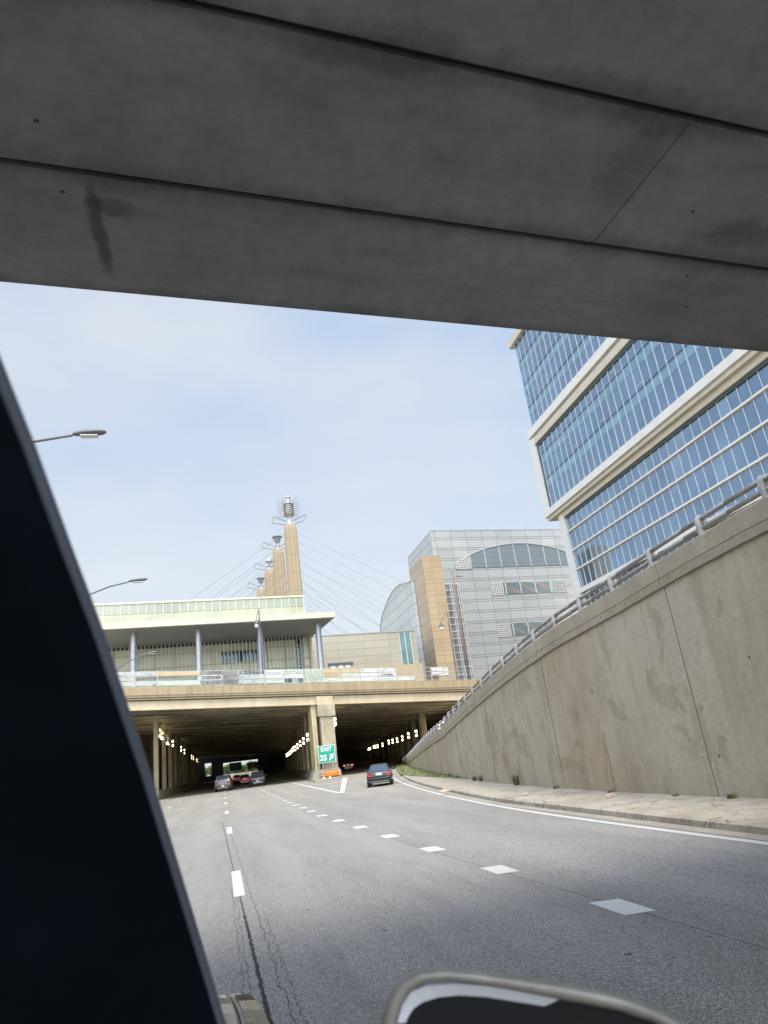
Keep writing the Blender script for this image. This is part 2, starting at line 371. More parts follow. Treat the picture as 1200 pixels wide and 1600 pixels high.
M['office_dark'] = glass('office_end_return', (0.14, 0.20, 0.22), 0.1, 0.7)
M['dark_reveal'] = simple('dark_reveal', (0.06, 0.085, 0.085), 0.5)
def panels(name, col, px, pz, w, phx=0, second=0.2, dark=0.45, rough=0.45, metal=0.25, axis='x', var=0.08):
    n = NT(name)
    fx = n.math('FLOOR', n.math('DIVIDE', n.math('ADD', n.x if axis == 'x' else n.y, phx), px)); fz = n.math('FLOOR', n.math('DIVIDE', n.z, pz))
    comb = n.t.nodes.new('ShaderNodeCombineXYZ'); n.link(fx, comb.inputs[0]); n.link(fz, comb.inputs[1])
    wn = n.t.nodes.new('ShaderNodeTexWhiteNoise'); n.link(comb.outputs[0], wn.inputs[0])
    c = n.mix(wn.outputs[0], tuple(v * (1 - var) for v in col), tuple(v * (1 + var) for v in col))
    c = n.mix(n.math('MULTIPLY', n.ramp(n.noise(0.25, 5), [(0.35, 0.0), (0.7, 1.0)]), 0.2), c, tuple(v * 0.75 for v in col))
    l = n.line(n.z, pz, w)
    if second: l = n.math('MAXIMUM', l, n.line(n.z, pz, w, pz * second))
    l = n.math('MAXIMUM', l, n.line(n.x if axis == 'x' else n.y, px, w * 0.8, phx))
    n.color(n.mix(l, c, tuple(v * dark for v in col)))
    return n.set(rough, metal)
M['conv'] = panels('hall_metal_panels', (0.465, 0.47, 0.455), 3.95, 2.45, 0.13, 3.0)
M['conv_side'] = panels('hall_side_panels', (0.46, 0.475, 0.465), 6.0, 2.0, 0.13, 3, 0, axis='y')
M['dome'] = panels('vault_panels', (0.50, 0.53, 0.525), 9.0, 2.4, 0.14, 4, 0, axis='y')
M['dome_roof'] = simple('vault_roof', (0.50, 0.56, 0.58), 0.4, 0.4, 0.05, 0.3)
M['tan'] = panels('tan_stone_front', (0.41, 0.305, 0.185), 2.2, 2.45, 0.09, 0.3, 0.35, 0.62, 0.7, 0)
M['tan_side'] = panels('tan_stone_side', (0.42, 0.335, 0.245), 40.0, 2.0, 0.11, 5, 0, 0.5, 0.7, 0, axis='y')
M['low'] = panels('low_block_panels', (0.44, 0.40, 0.31), 5.1, 1.4, 0.08, 0.3, 0, 0.6, 0.5, 0.15)
M['louvre'] = panels('louvre_blue', (0.20, 0.24, 0.27), 50, 0.35, 0.08, 0, 0, 0.8, 0.5, 0.1)
M['lattice_w'] = simple('lattice_white', (0.58, 0.57, 0.54), 0.6)
M['lattice_d'] = simple('lattice_dark', (0.10, 0.11, 0.12), 0.6)
n = NT('mural_glass')
wv = n.math('SINE', n.math('ADD', n.math('MULTIPLY', n.x, 1.3), n.math('ADD', n.math('MULTIPLY', n.z, 2.6), n.math('MULTIPLY', n.noise(0.6, 2), 5.0))))
n.color(n.mix(n.ramp(wv, [(0.55, 0.0), (0.75, 1.0)]), (0.17, 0.22, 0.23), (0.32, 0.24, 0.20))); M['mural'] = n.set(0.3, 0.2)
M['green_glass'] = glass('pavilion_green_glass', (0.29, 0.32, 0.265), 0.35, 0.0, 0.10, 0.3)
M['green_glass2'] = glass('pavilion_low_glass', (0.36, 0.385, 0.28), 0.35, 0.0, 0.12, 0.3)
M['stair_glass'] = glass('stair_glass', (0.34, 0.36, 0.38), 0.15, 0.4, 0.3, 0.5)
M['fin'] = simple('sun_fin_white', (0.88, 0.87, 0.78), 0.5, 0, 0.03)
M['teal_glass'] = glass('teal_window', (0.22, 0.33, 0.31), 0.15, 0.5)
M['curtain'] = glass('pavilion_curtain_glass', (0.78, 0.84, 0.70), 0.3, 0.0, 0.2, 0.16)
M['dark_glass'] = glass('dark_glass', (0.07, 0.12, 0.15), 0.1, 0.5, 0.3)
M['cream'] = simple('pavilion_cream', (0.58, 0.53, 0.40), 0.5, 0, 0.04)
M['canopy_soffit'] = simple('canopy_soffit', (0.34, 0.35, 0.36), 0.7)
M['steelcol'] = simple('steel_column', (0.34, 0.36, 0.39), 0.35, 0.5, 0.08)
M['tower'] = panels('pylon_concrete', (0.30, 0.235, 0.148), 1.55, 7.5, 0.20, 0.4, 0, 0.66, 0.8, 0, var=0.05)
M['tower_side'] = simple('pylon_shade_strip', (0.20, 0.20, 0.20), 0.7)
M['sculpt'] = simple('sculpture_metal', (0.45, 0.45, 0.41), 0.35, 0.4, 0.15, 1)
M['sculpt_d'] = simple('sculpture_dark_metal', (0.24, 0.24, 0.25), 0.5, 0.4, 0.15, 1)
M['ring_rust'] = simple('sculpture_ring', (0.26, 0.22, 0.205), 0.5, 0.3, 0.15, 1)
M['portal'] = simple('portal_dark', (0.035, 0.042, 0.04), 0.8)
M['cable'] = simple('cable_steel', (0.19, 0.205, 0.225), 0.5, 0.3)
M['lamp_d'] = simple('lamp_iron', (0.10, 0.11, 0.13), 0.5, 0.3)
M['lamp_g'] = simple('lamp_grey', (0.14, 0.15, 0.15), 0.5, 0.4)
M['lamp_glass'] = simple('lamp_frosted', (0.75, 0.74, 0.72), 0.3)
M['brown_pole'] = simple('weathering_pole', (0.20, 0.15, 0.11), 0.7, 0.1, 0.3, 2)
M['green_sign'] = simple('sign_green', (0.0, 0.30, 0.19), 0.4, 0, 0.05)
M['sign_white'] = simple('sign_white', (0.62, 0.64, 0.62), 0.4, 0, 0.02)
M['orange'] = simple('barrel_orange', (0.75, 0.20, 0.012), 0.5, 0, 0.12)
M['galv'] = simple('galvanised', (0.42, 0.42, 0.40), 0.5, 0.4, 0.15)
M['bann_w'] = simple('banner_white', (0.52, 0.52, 0.49), 0.7, 0, 0.10, 1.5)
M['bann_g'] = simple('banner_grey', (0.38, 0.40, 0.38), 0.7, 0, 0.12, 1.5)
M['bann_t'] = simple('banner_tan', (0.46, 0.36, 0.22), 0.7, 0, 0.1, 1.5)
M['bann_gr'] = simple('banner_pale_green', (0.42, 0.48, 0.38), 0.7, 0, 0.1, 1.5)
M['ink'] = simple('banner_ink', (0.10, 0.10, 0.11), 0.8)
M['ink_r'] = simple('banner_ink_violet', (0.30, 0.12, 0.28), 0.8)
M['light'] = emit('tunnel_light_glow', (1.0, 0.82, 0.52), 5.0)
M['light_body'] = simple('light_bracket', (0.30, 0.28, 0.24), 0.6)
M['tyre'] = simple('tyre_rubber', (0.03, 0.03, 0.03), 0.85)
M['rim'] = simple('alloy_rim', (0.45, 0.45, 0.46), 0.3, 0.8)
M['carglass'] = glass('car_glass', (0.10, 0.14, 0.16), 0.05, 0.5, 0.1)
M['carblack'] = simple('car_black_plastic', (0.03, 0.03, 0.03), 0.6)
M['tail'] = simple('tail_lens', (0.38, 0.012, 0.03), 0.15)
M['tail_on'] = emit('tail_lit', (1.0, 0.06, 0.03), 1.2)
M['plate'] = simple('licence_plate', (0.75, 0.75, 0.70), 0.5, 0, 0.08, 20)
M['chrome'] = simple('chrome_trim', (0.75, 0.75, 0.75), 0.15, 0.9)
def paint(name, col, rough=0.25, metal=0.3):
    n = NT(name); n.color(n.mix(n.noise(2.0, 4), tuple(v * 0.92 for v in col), tuple(v * 1.08 for v in col)))
    n.b.inputs['Coat Weight'].default_value = 0.6; n.b.inputs['Coat Roughness'].default_value = 0.08
    return n.set(rough, metal)
M['pillar'] = simple('pillar_plastic', (0.0035, 0.0055, 0.009), 0.8, 0, 0.25, 6, spec=0.04)
M['seal'] = simple('pillar_trim', (0.085, 0.10, 0.13), 0.55, 0, 0.1, 6)
M['housing'] = simple('mirror_housing', (0.30, 0.285, 0.25), 0.45, 0.15, 0.25, 25)
M['sky_reflection'] = simple('sky_reflection', (0.88, 0.92, 1.0), 0.25, 0.0, 0.03)
M['mirror_in'] = simple('mirror_black', (0.008, 0.010, 0.012), 0.35, 0, 0.1)
M['lens_smoke'] = glass('lamp_lens', (0.22, 0.21, 0.16), 0.12, 0.3, 0.5, 22)
M['hood'] = paint('own_paint', (0.32, 0.31, 0.27), 0.3, 0.4)
M['leaf'] = simple('weed_leaf', (0.13, 0.145, 0.055), 0.8, 0, 0.4, 9)
M['drygrass'] = simple('dry_grass', (0.30, 0.27, 0.14), 0.9, 0, 0.3, 9)
M['tree'] = simple('far_foliage', (0.07, 0.12, 0.035), 0.9, 0, 0.5, 0.8)
M['bark'] = simple('bark', (0.12, 0.09, 0.06), 0.9)
M['dirt'] = simple('dirt_bank', (0.30, 0.25, 0.17), 0.95, 0, 0.25, 0.6, bump=0.4)
n = NT('grass_soil')
gg = n.ramp(n.noise(2.5, 6, 0.7), [(0.35, (0.10, 0.13, 0.04)), (0.5, (0.17, 0.19, 0.07)), (0.7, (0.30, 0.26, 0.16))])
n.color(gg); n.bump(n.noise(20, 4), 0.6, 0.03); M['verge'] = n.set(0.95)

# ================================================================== SETTING
def interp(x, xs, ys): return float(np.interp(x, xs, ys))
def smooth_poly(ys, xs, q):
    ys = np.array(ys, float); xs = np.array(xs, float)
    m = np.gradient(xs, ys); i = int(np.clip(np.searchsorted(ys, q) - 1, 0, len(ys) - 2))
    h = ys[i + 1] - ys[i]; t = (q - ys[i]) / h
    return float((2*t**3-3*t**2+1)*xs[i] + (t**3-2*t**2+t)*h*m[i] + (-2*t**3+3*t**2)*xs[i+1] + (t**3-t**2)*h*m[i+1])
WY = [-40, 8, 16, 20.3, 27.6, 40.8, 60, 83.5, 104]; WX = [9.7, 9.7, 9.72, 9.95, 10.7, 12.7, 16.5, 21.5, 25.7]
WZY = [-40, 9.6, 11.5, 13.1, 15.1, 17.3, 19.2, 23.3, 26, 29.9, 40.4, 64.7, 93.6, 104]
WZ = [5.5, 5.28, 5.17, 5.06, 4.90, 4.79, 4.69, 4.35, 4.11, 3.74, 2.83, 1.8, 0.74, 0.45]
wx = lambda y: smooth_poly(WY, WX, y)
wz = lambda y: interp(y, WZY, WZ)
KY = [-40, 9.6, 16, 19.8, 29.4, 45.5, 67.4, 104]; KX = [7.6, 7.62, 7.85, 8.0, 9.09, 11.64, 16.4, 24.9]
kx = lambda y: smooth_poly(KY, KX, y)
EY = [-40, 8.9, 12.3, 17.5, 24.4, 36.6, 48.1, 57.5, 104]; EX = [7.1, 7.15, 7.2, 7.4, 8.0, 9.6, 11.5, 13.3, 23.6]
ex = lambda y: smooth_poly(EY, EX, y)
STEP = [-40, -30, -20, -12, -6, 0, 4] + [6 + 1.5 * i for i in range(40)] + [68, 72, 76, 80, 84, 88, 92, 96, 100, 103.5]

# base ground to the horizon, then the road sheet on top
structure(MB().add([(-2500, -2500, -0.3), (2500, -2500, -0.3), (2500, 2500, -0.3), (-2500, 2500, -0.3)], [(0, 1, 2, 3)]).build('ground', M['dirt']))
mb = MB(); mb.add([(-12, -40, 0), (70, -40, 0), (90, 520, 0), (-14, 520, 0)], [(0, 1, 2, 3)])
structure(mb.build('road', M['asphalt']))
def ribbon(ys, cx, wd, z=0.004):
    mb = MB(); vs = []
    for y in ys:
        h = wd(y) if callable(wd) else wd
        vs += [(cx(y) - h / 2, y, z), (cx(y) + h / 2, y, z)]
    return mb.add(vs, [(2*i, 2*i+1, 2*i+3, 2*i+2) for i in range(len(ys) - 1)])
mk = MB()
lanex = lambda y: 0.205 + (0.00006 * max(0, y - 30) ** 2)
for i in range(-2, 14):                      # broken lane line, 3 m dashes on a 12.2 m cycle
    y = 12.0 + 12.2 * i
    q = ribbon([y, y + 1.5, y + 3.0], lanex, 0.17); mk.add(q.v, q.f)
for i in range(-4, 38):                      # short dashes of the exit lane
    y = 6.92 + 3.16 * i
    x = 3.93 - 0.028 * (y - 6.9) if y < 26 else 3.40 + 0.00016 * (y - 26) ** 2
    mk.add([(x - 0.16, y + 0.05, .004), (x + 0.16, y, .004), (x + 0.16, y + 0.70, .004), (x - 0.16, y + 0.78, .004)], [(0, 1, 2, 3)])
for i in range(-2, 14):                      # left-hand broken line
    y = 6.0 + 12.2 * i
    q = ribbon([y, y + 3.0], lambda t: -3.75 + 0.00006 * max(0, t - 30) ** 2, 0.15); mk.add(q.v, q.f)
q = ribbon(STEP, ex, 0.15); mk.add(q.v, q.f)                                  # right edge line
q = ribbon([42, 60, 80, 110, 150], lambda y: 6.55 + 0.030 * (y - 42), lambda y: 0.22); mk.add(q.v, q.f)    # gore, left leg
q = ribbon([41.2, 50, 60, 72, 80], lambda y: 6.7 + 0.172 * (y - 42), lambda y: 0.24 + 0.010 * (y - 41), 0.008); mk.add(q.v, q.f)
for y in (52, 62, 72):
    x0, x1 = 6.6 + 0.03 * (y - 42), 6.7 + 0.172 * (y - 42)
    mk.add([(x0, y + 3.0, .004), (x0, y + 3.5, .004), (x1, y + .4, .004), (x1, y, .004)], [(0, 1, 2, 3)])
structure(mk.build('lane_markings', M['white_paint']))
structure(ribbon([-40, 40, 80, 120, 200, 300], lambda y: -6.2, 0.16).build('yellow_edge_line', M['yellow_paint']))

# right kerb and cracked concrete walk between road and retaining wall
mb = MB(); rings = []
for y in STEP:
    a = kx(y); b = wx(y) + 0.05
    rings.append([(a, y, -0.05), (a, y, 0.10), (a + 0.05, y, 0.13), (a + 0.36, y, 0.135), (a + 0.37, y, 0.118), (b, y, 0.16 ), (b, y, -0.05)])
mb.loft(rings); sw = structure(mb.build('pavement', M['sidewalk_c']))
mb = MB()                                                                      # concrete gutter strip along the kerb
q = ribbon(STEP, lambda y: kx(y) - 0.16, 0.30, 0.004); mb.add(q.v, q.f)
structure(mb.build('gutter', M['kerb']))
mb = MB(); mbv = []                                                            # grassy verge at the far end of the walk
ys = [34 + 2.5 * i for i in range(28)]
vs = []
for y in ys:
    a = kx(y) - 0.15 * (y > 45); b = wx(y)
    t0 = min(1, max(0, (y - 36) / 20))
    m1 = b - (b - a) * t0
    vs += [(m1, y, 0.165), ((m1 + b) / 2, y, 0.24), (b, y, 0.20)]
f = []
for i in range(len(ys) - 1):
    for j in (0, 1): f.append((3*i+j, 3*i+j+1, 3*i+j+4, 3*i+j+3))
structure(mb.add(vs, f).build('verge', M['verge']))
# grass and dry stalks
def blades(mb, x, y, z, h, n, spread, lean=0.35):
    for _ in range(n):
        a = random.uniform(0, 6.28); r = random.uniform(0, spread); px, py = x + r * math.cos(a), y + r * math.sin(a)
        hh = h * random.uniform(0.5, 1.1); lx, ly = random.uniform(-lean, lean) * hh, random.uniform(-lean, lean) * hh
        wd = 0.012 + 0.01 * hh; t = random.uniform(0, 3.14); cx, cy = math.cos(t) * wd, math.sin(t) * wd
        mb.add([(px - cx, py - cy, z), (px + cx, py + cy, z), (px + lx * .5 + cx * .6, py + ly * .5 + cy * .6, z + hh * .6), (px + lx * .5 - cx * .6, py + ly * .5 - cy * .6, z + hh * .6), (px + lx, py + ly, z + hh)],
               [(0, 1, 2, 3), (3, 2, 4)])
mb = MB()
for _ in range(900):
    y = random.uniform(36, 96); a = kx(y); b = wx(y); t0 = min(1, max(0.08, (y - 36) / 20))
    blades(mb, b - random.random() * (b - a) * t0, y, 0.17, random.uniform(0.08, 0.22), 4, 0.25)
structure(mb.build('grass', M['leaf']), 'stuff')
for k, (y, h, nn) in enumerate(((17.3, 0.10, 26), (20.9, 0.13, 20), (24.9, 0.42, 46), (12.6, 0.12, 40), (30.5, 0.30, 40), (31.8, 0.26, 34), (11.0, 0.14, 30), (14.4, 0.08, 20), (39.0, 0.25, 50))):
    mb = MB(); blades(mb, wx(y) - 0.10, y, 0.13, h, nn * 2, 0.10, 0.5)
    labs = ['low weed sprouting from the wall foot before the second wall joint', 'small weed at the foot of the middle wall joint', 'tall bushy weed against the wall beyond the middle joint',
            'flat weed tuft by the foot of the nearest wall joint', 'taller of the paired weeds at the foot of the distant wall', 'shorter weed right behind its taller neighbour at the wall foot',
            'weed tuft at the wall foot nearest the right picture edge', 'tiny weed at the wall foot between two joints', 'wide grassy weed at the wall foot where the verge begins']
    tag(mb.build('weed', M['leaf'] if k % 3 else M['leaf']), labs[k], 'weed', 'weeds along the foot of the retaining wall')
for k, (x, y, s, lab) in enumerate(((9.15, 16.4, .10, 'rusty brown scrap of debris lying on the walk nearest the camera'), (8.75, 20.6, .06, 'small dark chip lying on the walk below the middle joint'), (8.35, 27.4, .13, 'broken brown brick lump lying on the kerb'), (9.2, 35.0, .06, 'pale pebble on the walk beside the far weeds'), (10.8, 13.2, .0, ''))):
    if not s: continue
    mb = MB(); ring = []
    for j in range(4):
        ring.append([(x + s * (1 - .15 * j) * math.cos(i * 1.05) * (1.6 + .3 * random.random()), y + s * (1 - .15 * j) * math.sin(i * 1.05) * (1 + .4 * random.random()), 0.15 + s * .22 * j) for i in range(6)])
    mb.loft(ring); tag(mb.build('debris', M['rust'] if k != 3 else M['sidewalk']), lab, 'debris')

# ------------------------------------------------------------------ retaining wall
wall = thing('retaining_wall', 'long streaked tan concrete retaining wall rising on the right of the exit ramp', 'wall', (0, 0, 0))
mb = MB(); mb.loft([[(wx(y), y, -0.2), (wx(y), y, wz(y) - 0.54), (wx(y) + 0.35, y, wz(y) - 0.54), (wx(y) + 0.35, y, -0.2)] for y in STEP]); mb.build('wall_face', M['wall'], wall)
mb = MB(); mb.loft([[(wx(y) - 0.07, y, wz(y) - 0.56), (wx(y) - 0.085, y, wz(y) - 0.375), (wx(y) - 0.085, y, wz(y) - 0.02), (wx(y) - 0.06, y, wz(y)), (wx(y) + 0.38, y, wz(y)), (wx(y) + 0.38, y, wz(y) - 0.56)] for y in STEP])
cop = mb.build('coping', M['coping'], wall)
q = MB(); q.loft([[(wx(y) - 0.088, y, wz(y) - 0.382), (wx(y) - 0.088, y, wz(y) - 0.37), (wx(y) - 0.05, y, wz(y) - 0.37), (wx(y) - 0.05, y, wz(y) - 0.382)] for y in STEP]); q.build('coping_groove', M['joint'], cop)
q = MB()
yy = 6.0
while yy < 100:
    for o in (0.0, 0.62, 1.24): q.tube((wx(yy + o) - 0.089, yy + o, wz(yy + o) - 0.46), (wx(yy + o) - 0.04, yy + o, wz(yy + o) - 0.46), 0.009, 6)
    yy += 1.85
structure(q.build('form_tie_hole', M['joint'], cop), 'stuff')
for jy in [-1.6, 5.75, 13.1, 20.4, 27.9, 35.3, 42.6, 50, 57.3, 64.7, 72, 79.4, 86.7, 94]:
    q = MB(); x = wx(jy)
    q.box(x - 0.004, x + 0.05, jy - 0.009, jy + 0.009, -0.1, wz(jy) - 0.57); q.build('wall_joint', M['joint'], wall)
    if jy > 0 and jy < 30:
        q = MB(); q.path([(x - 0.088, jy, wz(jy) - 0.56), (x - 0.09, jy + 0.03, wz(jy) - 0.42), (x - 0.09, jy - 0.02, wz(jy) - 0.3), (x - 0.09, jy + .01, wz(jy) - 0.02)], 0.004, 5); q.build('coping_crack', M['joint'], cop)
# faint half-height cracks near the foot
for jy, h in ((24.5, 1.0), (32, .9), (17.2, 1.3)):
    x = wx(jy); q = MB(); q.path([(x - .001, jy, .1), (x - .001, jy + .04, h * .4), (x - .001, jy - .02, h * .7), (x - .001, jy + .03, h)], 0.005, 4); q.build('wall_crack', M['joint'], wall)

rail = thing('railing', 'grey two-pipe steel railing on curved posts along the top of the retaining wall', 'railing')
py = [9.75 + 1.84 * i for i in range(-14, 50)]
def rp(y, dz, dx=0.14): return (wx(y) + dx, y, wz(y) + dz)
for h, r in ((0.385, 0.052), (0.19, 0.052)):
    mb = MB(); ys = [-20, -14, -8, -2] + [1 + 1.4 * i for i in range(70)]
    mb.path([rp(y, h) for y in ys], r, 10); mb.build('rail_pipe', M['rail'], rail, smooth=True)
proto = MB()
# curved plate post: C-shaped profile in the Y-Z plane
pr = [(-0.13, 0.0), (0.05, 0.0), (0.045, 0.10), (-0.02, 0.13), (-0.045, 0.19), (-0.02, 0.26), (0.04, 0.29), (0.05, 0.36), (0.03, 0.43), (-0.03, 0.46), (-0.10, 0.44), (-0.145, 0.36), (-0.16, 0.22)]
for i, y in enumerate(py):
    if y > 101: break
    p = rp(y, 0)
    mb = MB(); mb.prism([(p[0] + a * 0.9, p[2] + b) for a, b in pr], 1, y - 0.035, y + 0.035)
    po = mb.build('rail_post', M['railpost'], rail, bevel=0.004)
    mb = MB(); mb.box(p[0] - 0.02, p[0] + 0.16, y - 0.05, y + 0.05, p[2], p[2] + 0.13); mb.box(p[0] + 0.0, p[0] + 0.12, y - 0.055, y + 0.055, p[2] + 0.245, p[2] + 0.33)
    mb.build('bracket', M['rust'], po, bevel=0.01)

# ground behind and above the walls
mb = MB(); vs = []
ys = [-40, 0, 10, 16, 20, 24, 28, 34, 40, 50, 60, 70, 80, 90, 100, 104]
for y in ys:
    z = wz(y) - 0.35
    vs += [(wx(y) + 0.3, y, z), (wx(y) + 12, y, z), (wx(y) + 24, y, max(z, 5.2)), (400, y, 5.2)]
f = [(4*i+j, 4*i+j+1, 4*i+j+5, 4*i+j+4) for i in range(len(ys) - 1) for j in range(3)]
structure(mb.add(vs, f).build('upper_ground', M['dirt']))
structure(MB().box(-400, -12.3, -40, 520, -0.2, 7.8).build('left_upper_ground', M['dirt']))
lw = thing('retaining_wall', 'plain concrete retaining wall closing the left side of the highway, mostly behind the windscreen pillar', 'wall')
MB().box(-12.3, -11.8, -40, 82.5, -0.2, 8.0).build('wall_face', M['wall'], lw)
MB().box(-12.35, -11.7, -40, 82.5, 8.0, 8.6).build('coping', M['coping'], lw)

# ------------------------------------------------------------------ overhead bridge we are passing under
ob = thing('overhead_bridge', 'dark concrete bridge of broad side-by-side box beams crossing directly overhead', 'bridge')
d = Vector((math.sin(R_(84.9)), math.cos(R_(84.9)), 0)); nrm = Vector((-d.y, d.x, 0))
e0 = Vector((0.45, 5.145, 0))
def obx(u, v): return e0 + d * u + nrm * v
for k in range(7):
    v1 = -1.255 * k; v0 = v1 - 1.205
    mb = MB(); c = 0.02; rings = []
    for u in (-13.5, 14 if k else 14):
        P = lambda v, z: tuple(obx(u, v) + Vector((0, 0, z)))
        rings.append([P(v0, 5.6 + c), P(v0 + c, 5.6), P(v1 - c, 5.6), P(v1, 5.6 + c), P(v1, 6.45), P(v0, 6.45)])
    mb.loft(rings); b = mb.build('box_beam', M['beam'], ob)
    mb = MB()
    P = lambda u, v, z: tuple(obx(u, v) + Vector((0, 0, z)))
    mb.hexa([P(-13.5, v0 - .049, 5.66), P(14, v0 - .049, 5.66), P(14, v0 - .001, 5.66), P(-13.5, v0 - .001, 5.66)], [P(-13.5, v0 - .049, 5.9), P(14, v0 - .049, 5.9), P(14, v0 - .001, 5.9), P(-13.5, v0 - .001, 5.9)])
    mb.build('seam', M['darkgap'], ob)
u0 = 2.66                                     # diaphragm joint across the second beam
mb = MB(); mb.hexa([P(u0 - .004, -2.45, 5.598), P(u0 + .004, -2.45, 5.598), P(u0 + .014, -1.29, 5.598), P(u0 + .006, -1.29, 5.598)], [P(u0 - .004, -2.45, 5.61), P(u0 + .004, -2.45, 5.61), P(u0 + .014, -1.29, 5.61), P(u0 + .006, -1.29, 5.61)])
mb.build('diaphragm_joint', M['joint'], ob)
mb = MB(); mb.hexa([P(-13.5, -8.7, 6.452), P(14, -8.7, 6.452), P(14, .15, 6.452), P(-13.5, .15, 6.452)], [P(-13.5, -8.7, 6.75), P(14, -8.7, 6.75), P(14, .15, 6.75), P(-13.5, .15, 6.75)]); mb.build('deck', M['coping'], ob)
for v in (-0.15, -8.7):
    mb = MB(); mb.hexa([P(-13.5, v, 6.752), P(14, v, 6.752), P(14, v + .3, 6.752), P(-13.5, v + .3, 6.752)], [P(-13.5, v, 7.7), P(14, v, 7.7), P(14, v + .25, 7.7), P(-13.5, v + .25, 7.7)]); mb.build('parapet', M['coping'], ob)

# ------------------------------------------------------------------ overpass ahead
FA = 84.0; fd = Vector((math.sin(R_(FA)), math.cos(R_(FA)), 0)); fn = Vector((-fd.y, fd.x, 0)); F0 = Vector((11, 83, 0))
SL = -0.0613
def fp(u, v, z): return tuple(F0 + fd * u + fn * v + Vector((0, 0, z + SL * u)))
def fbox(mb, u0, u1, v0, v1, z0, z1):
    return mb.hexa([fp(u0, v0, z0), fp(u1, v0, z0), fp(u1, v1, z0), fp(u0, v1, z0)], [fp(u0, v0, z1), fp(u1, v0, z1), fp(u1, v1, z1), fp(u0, v1, z1)])
UL, UR = -23.6, 62.0
op = thing('overpass', 'tan concrete overpass crossing the highway at the tunnel mouth, with a central pier', 'overpass')
for (a, b) in ((UL, 0.15), (2.1, UR)):
    q = MB(); fbox(q, a, b, 0.0, 0.9, 8.2, 9.17); g = q.build('fascia_beam', M['fascia'], op)
    q = MB(); fbox(q, a, b, -0.05, 0.0, 8.2, 8.36); q.build('bottom_flange', M['fascia'], g)
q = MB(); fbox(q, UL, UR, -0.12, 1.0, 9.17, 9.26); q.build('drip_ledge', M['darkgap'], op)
q = MB(); fbox(q, UL, UR, -0.32, 1.0, 9.26, 9.42); q.build('upper_ledge', M['parapet'], op)
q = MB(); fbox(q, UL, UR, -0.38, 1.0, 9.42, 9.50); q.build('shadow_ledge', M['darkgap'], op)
q = MB(); fbox(q, UL, UR, -0.30, 1.0, 9.50, 9.74); q.build('deck_edge', M['parapet'], op)
q = MB(); fbox(q, UL, UR, -0.38, 0.0, 9.74, 10.62); pp = q.build('parapet', M['parapet'], op)
q = MB()
u = UL + 0.4
while u < 40:
    fbox(q, u, u + 0.02, -0.385, -0.37, 9.76, 10.60); u += random.choice((0.55, 0.8, 1.1, 1.5))
structure(q.build('parapet_streak', M['coping'], pp), 'stuff')
q = MB(); fbox(q, UL, UR, 1.0, 30, 9.18, 9.6); q.build('deck', M['joint'], op)  # dark material stands in for the shade between the girders
for k in range(6):                                                   # girders side by side behind the fascia
    v = 3.4 + 4.6 * k
    q = MB(); fbox(q, UL, UR, v, v + 1.9, 8.2, 8.5); fbox(q, UL, UR, v + 0.5, v + 1.4, 8.5, 9.18); q.build('girder', M['girder'], op)
# pier at the tunnel nose
pier = MB(); fbox(pier, 0.15, 2.1, -0.25, 1.3, 8.2, 9.15); pier.build('pier_head', M['fascia'], op)
q = MB(); q.hexa([fp(.18, -.35, 6.85), fp(2.25, -.35, 6.85), fp(2.25, 1.5, 6.85), fp(.18, 1.5, 6.85)], [fp(.18, -.35, 8.2), fp(2.25, -.35, 8.2), fp(2.25, 1.5, 8.2), fp(.18, 1.5, 8.2)]); q.build('pier_cap', M['column'], op, bevel=0.03)
q = MB(); q.hexa([fp(.45, -.15, 0.0), fp(2.05, -.15, 0.0), fp(2.05, 1.2, 0.0), fp(.45, 1.2, 0.0)], [fp(.45, -.15, 6.85), fp(2.05, -.15, 6.85), fp(2.05, 1.2, 6.85), fp(.45, 1.2, 6.85)]); q.build('pier_column', M['column'], op, bevel=0.03)
q = MB(); q.hexa([fp(-.5, .3, 0), fp(0.1, .3, 0), fp(0.1, 1.6, 0), fp(-.5, 1.6, 0)], [fp(-.5, .3, 8.2), fp(0.1, .3, 8.2), fp(0.1, 1.6, 8.2), fp(-.5, 1.6, 8.2)]); q.build('pier_column', M['column'], op, bevel=0.03)
q = MB(); fbox(q, 30, 45, 4, 28, 0.0, 8.2); q.build('abutment', M['fascia'], op)

# fence with banners on the overpass
fence = thing('fence', 'tall grey steel fence on the overpass parapet carrying painted banners', 'fence')
fence['label'] = 'grey steel post and rail fence standing on the overpass parapet'
PU = [-22.2, -19.87, -17.55, -8.72, -12.9, -10.58, -8.25, -5.7, -3.5, -1.17, 1.15, 3.47, 5.8, 8.12, 10.45, 12.8, 15.15, 17.5, 19.9, 22.3, 24.7]
for u in PU:
    q = MB(); fbox(q, u - .05, u + .05, -.2, -.1, 10.62, 12.32); q.build('post', M['galv'], fence)
for h in (10.72, 11.24, 11.76, 12.28):
    q = MB(); fbox(q, PU[0], PU[-1], -.17, -.13, h, h + .05); q.build('rail', M['galv'], fence)
q = MB()
u = PU[0]
while u < PU[-1]:
    fbox(q, u, u + .006, -.152, -.146, 10.77, 12.28); u += 0.16
structure(q.build('fence_mesh', M['galv'], fence), 'stuff')
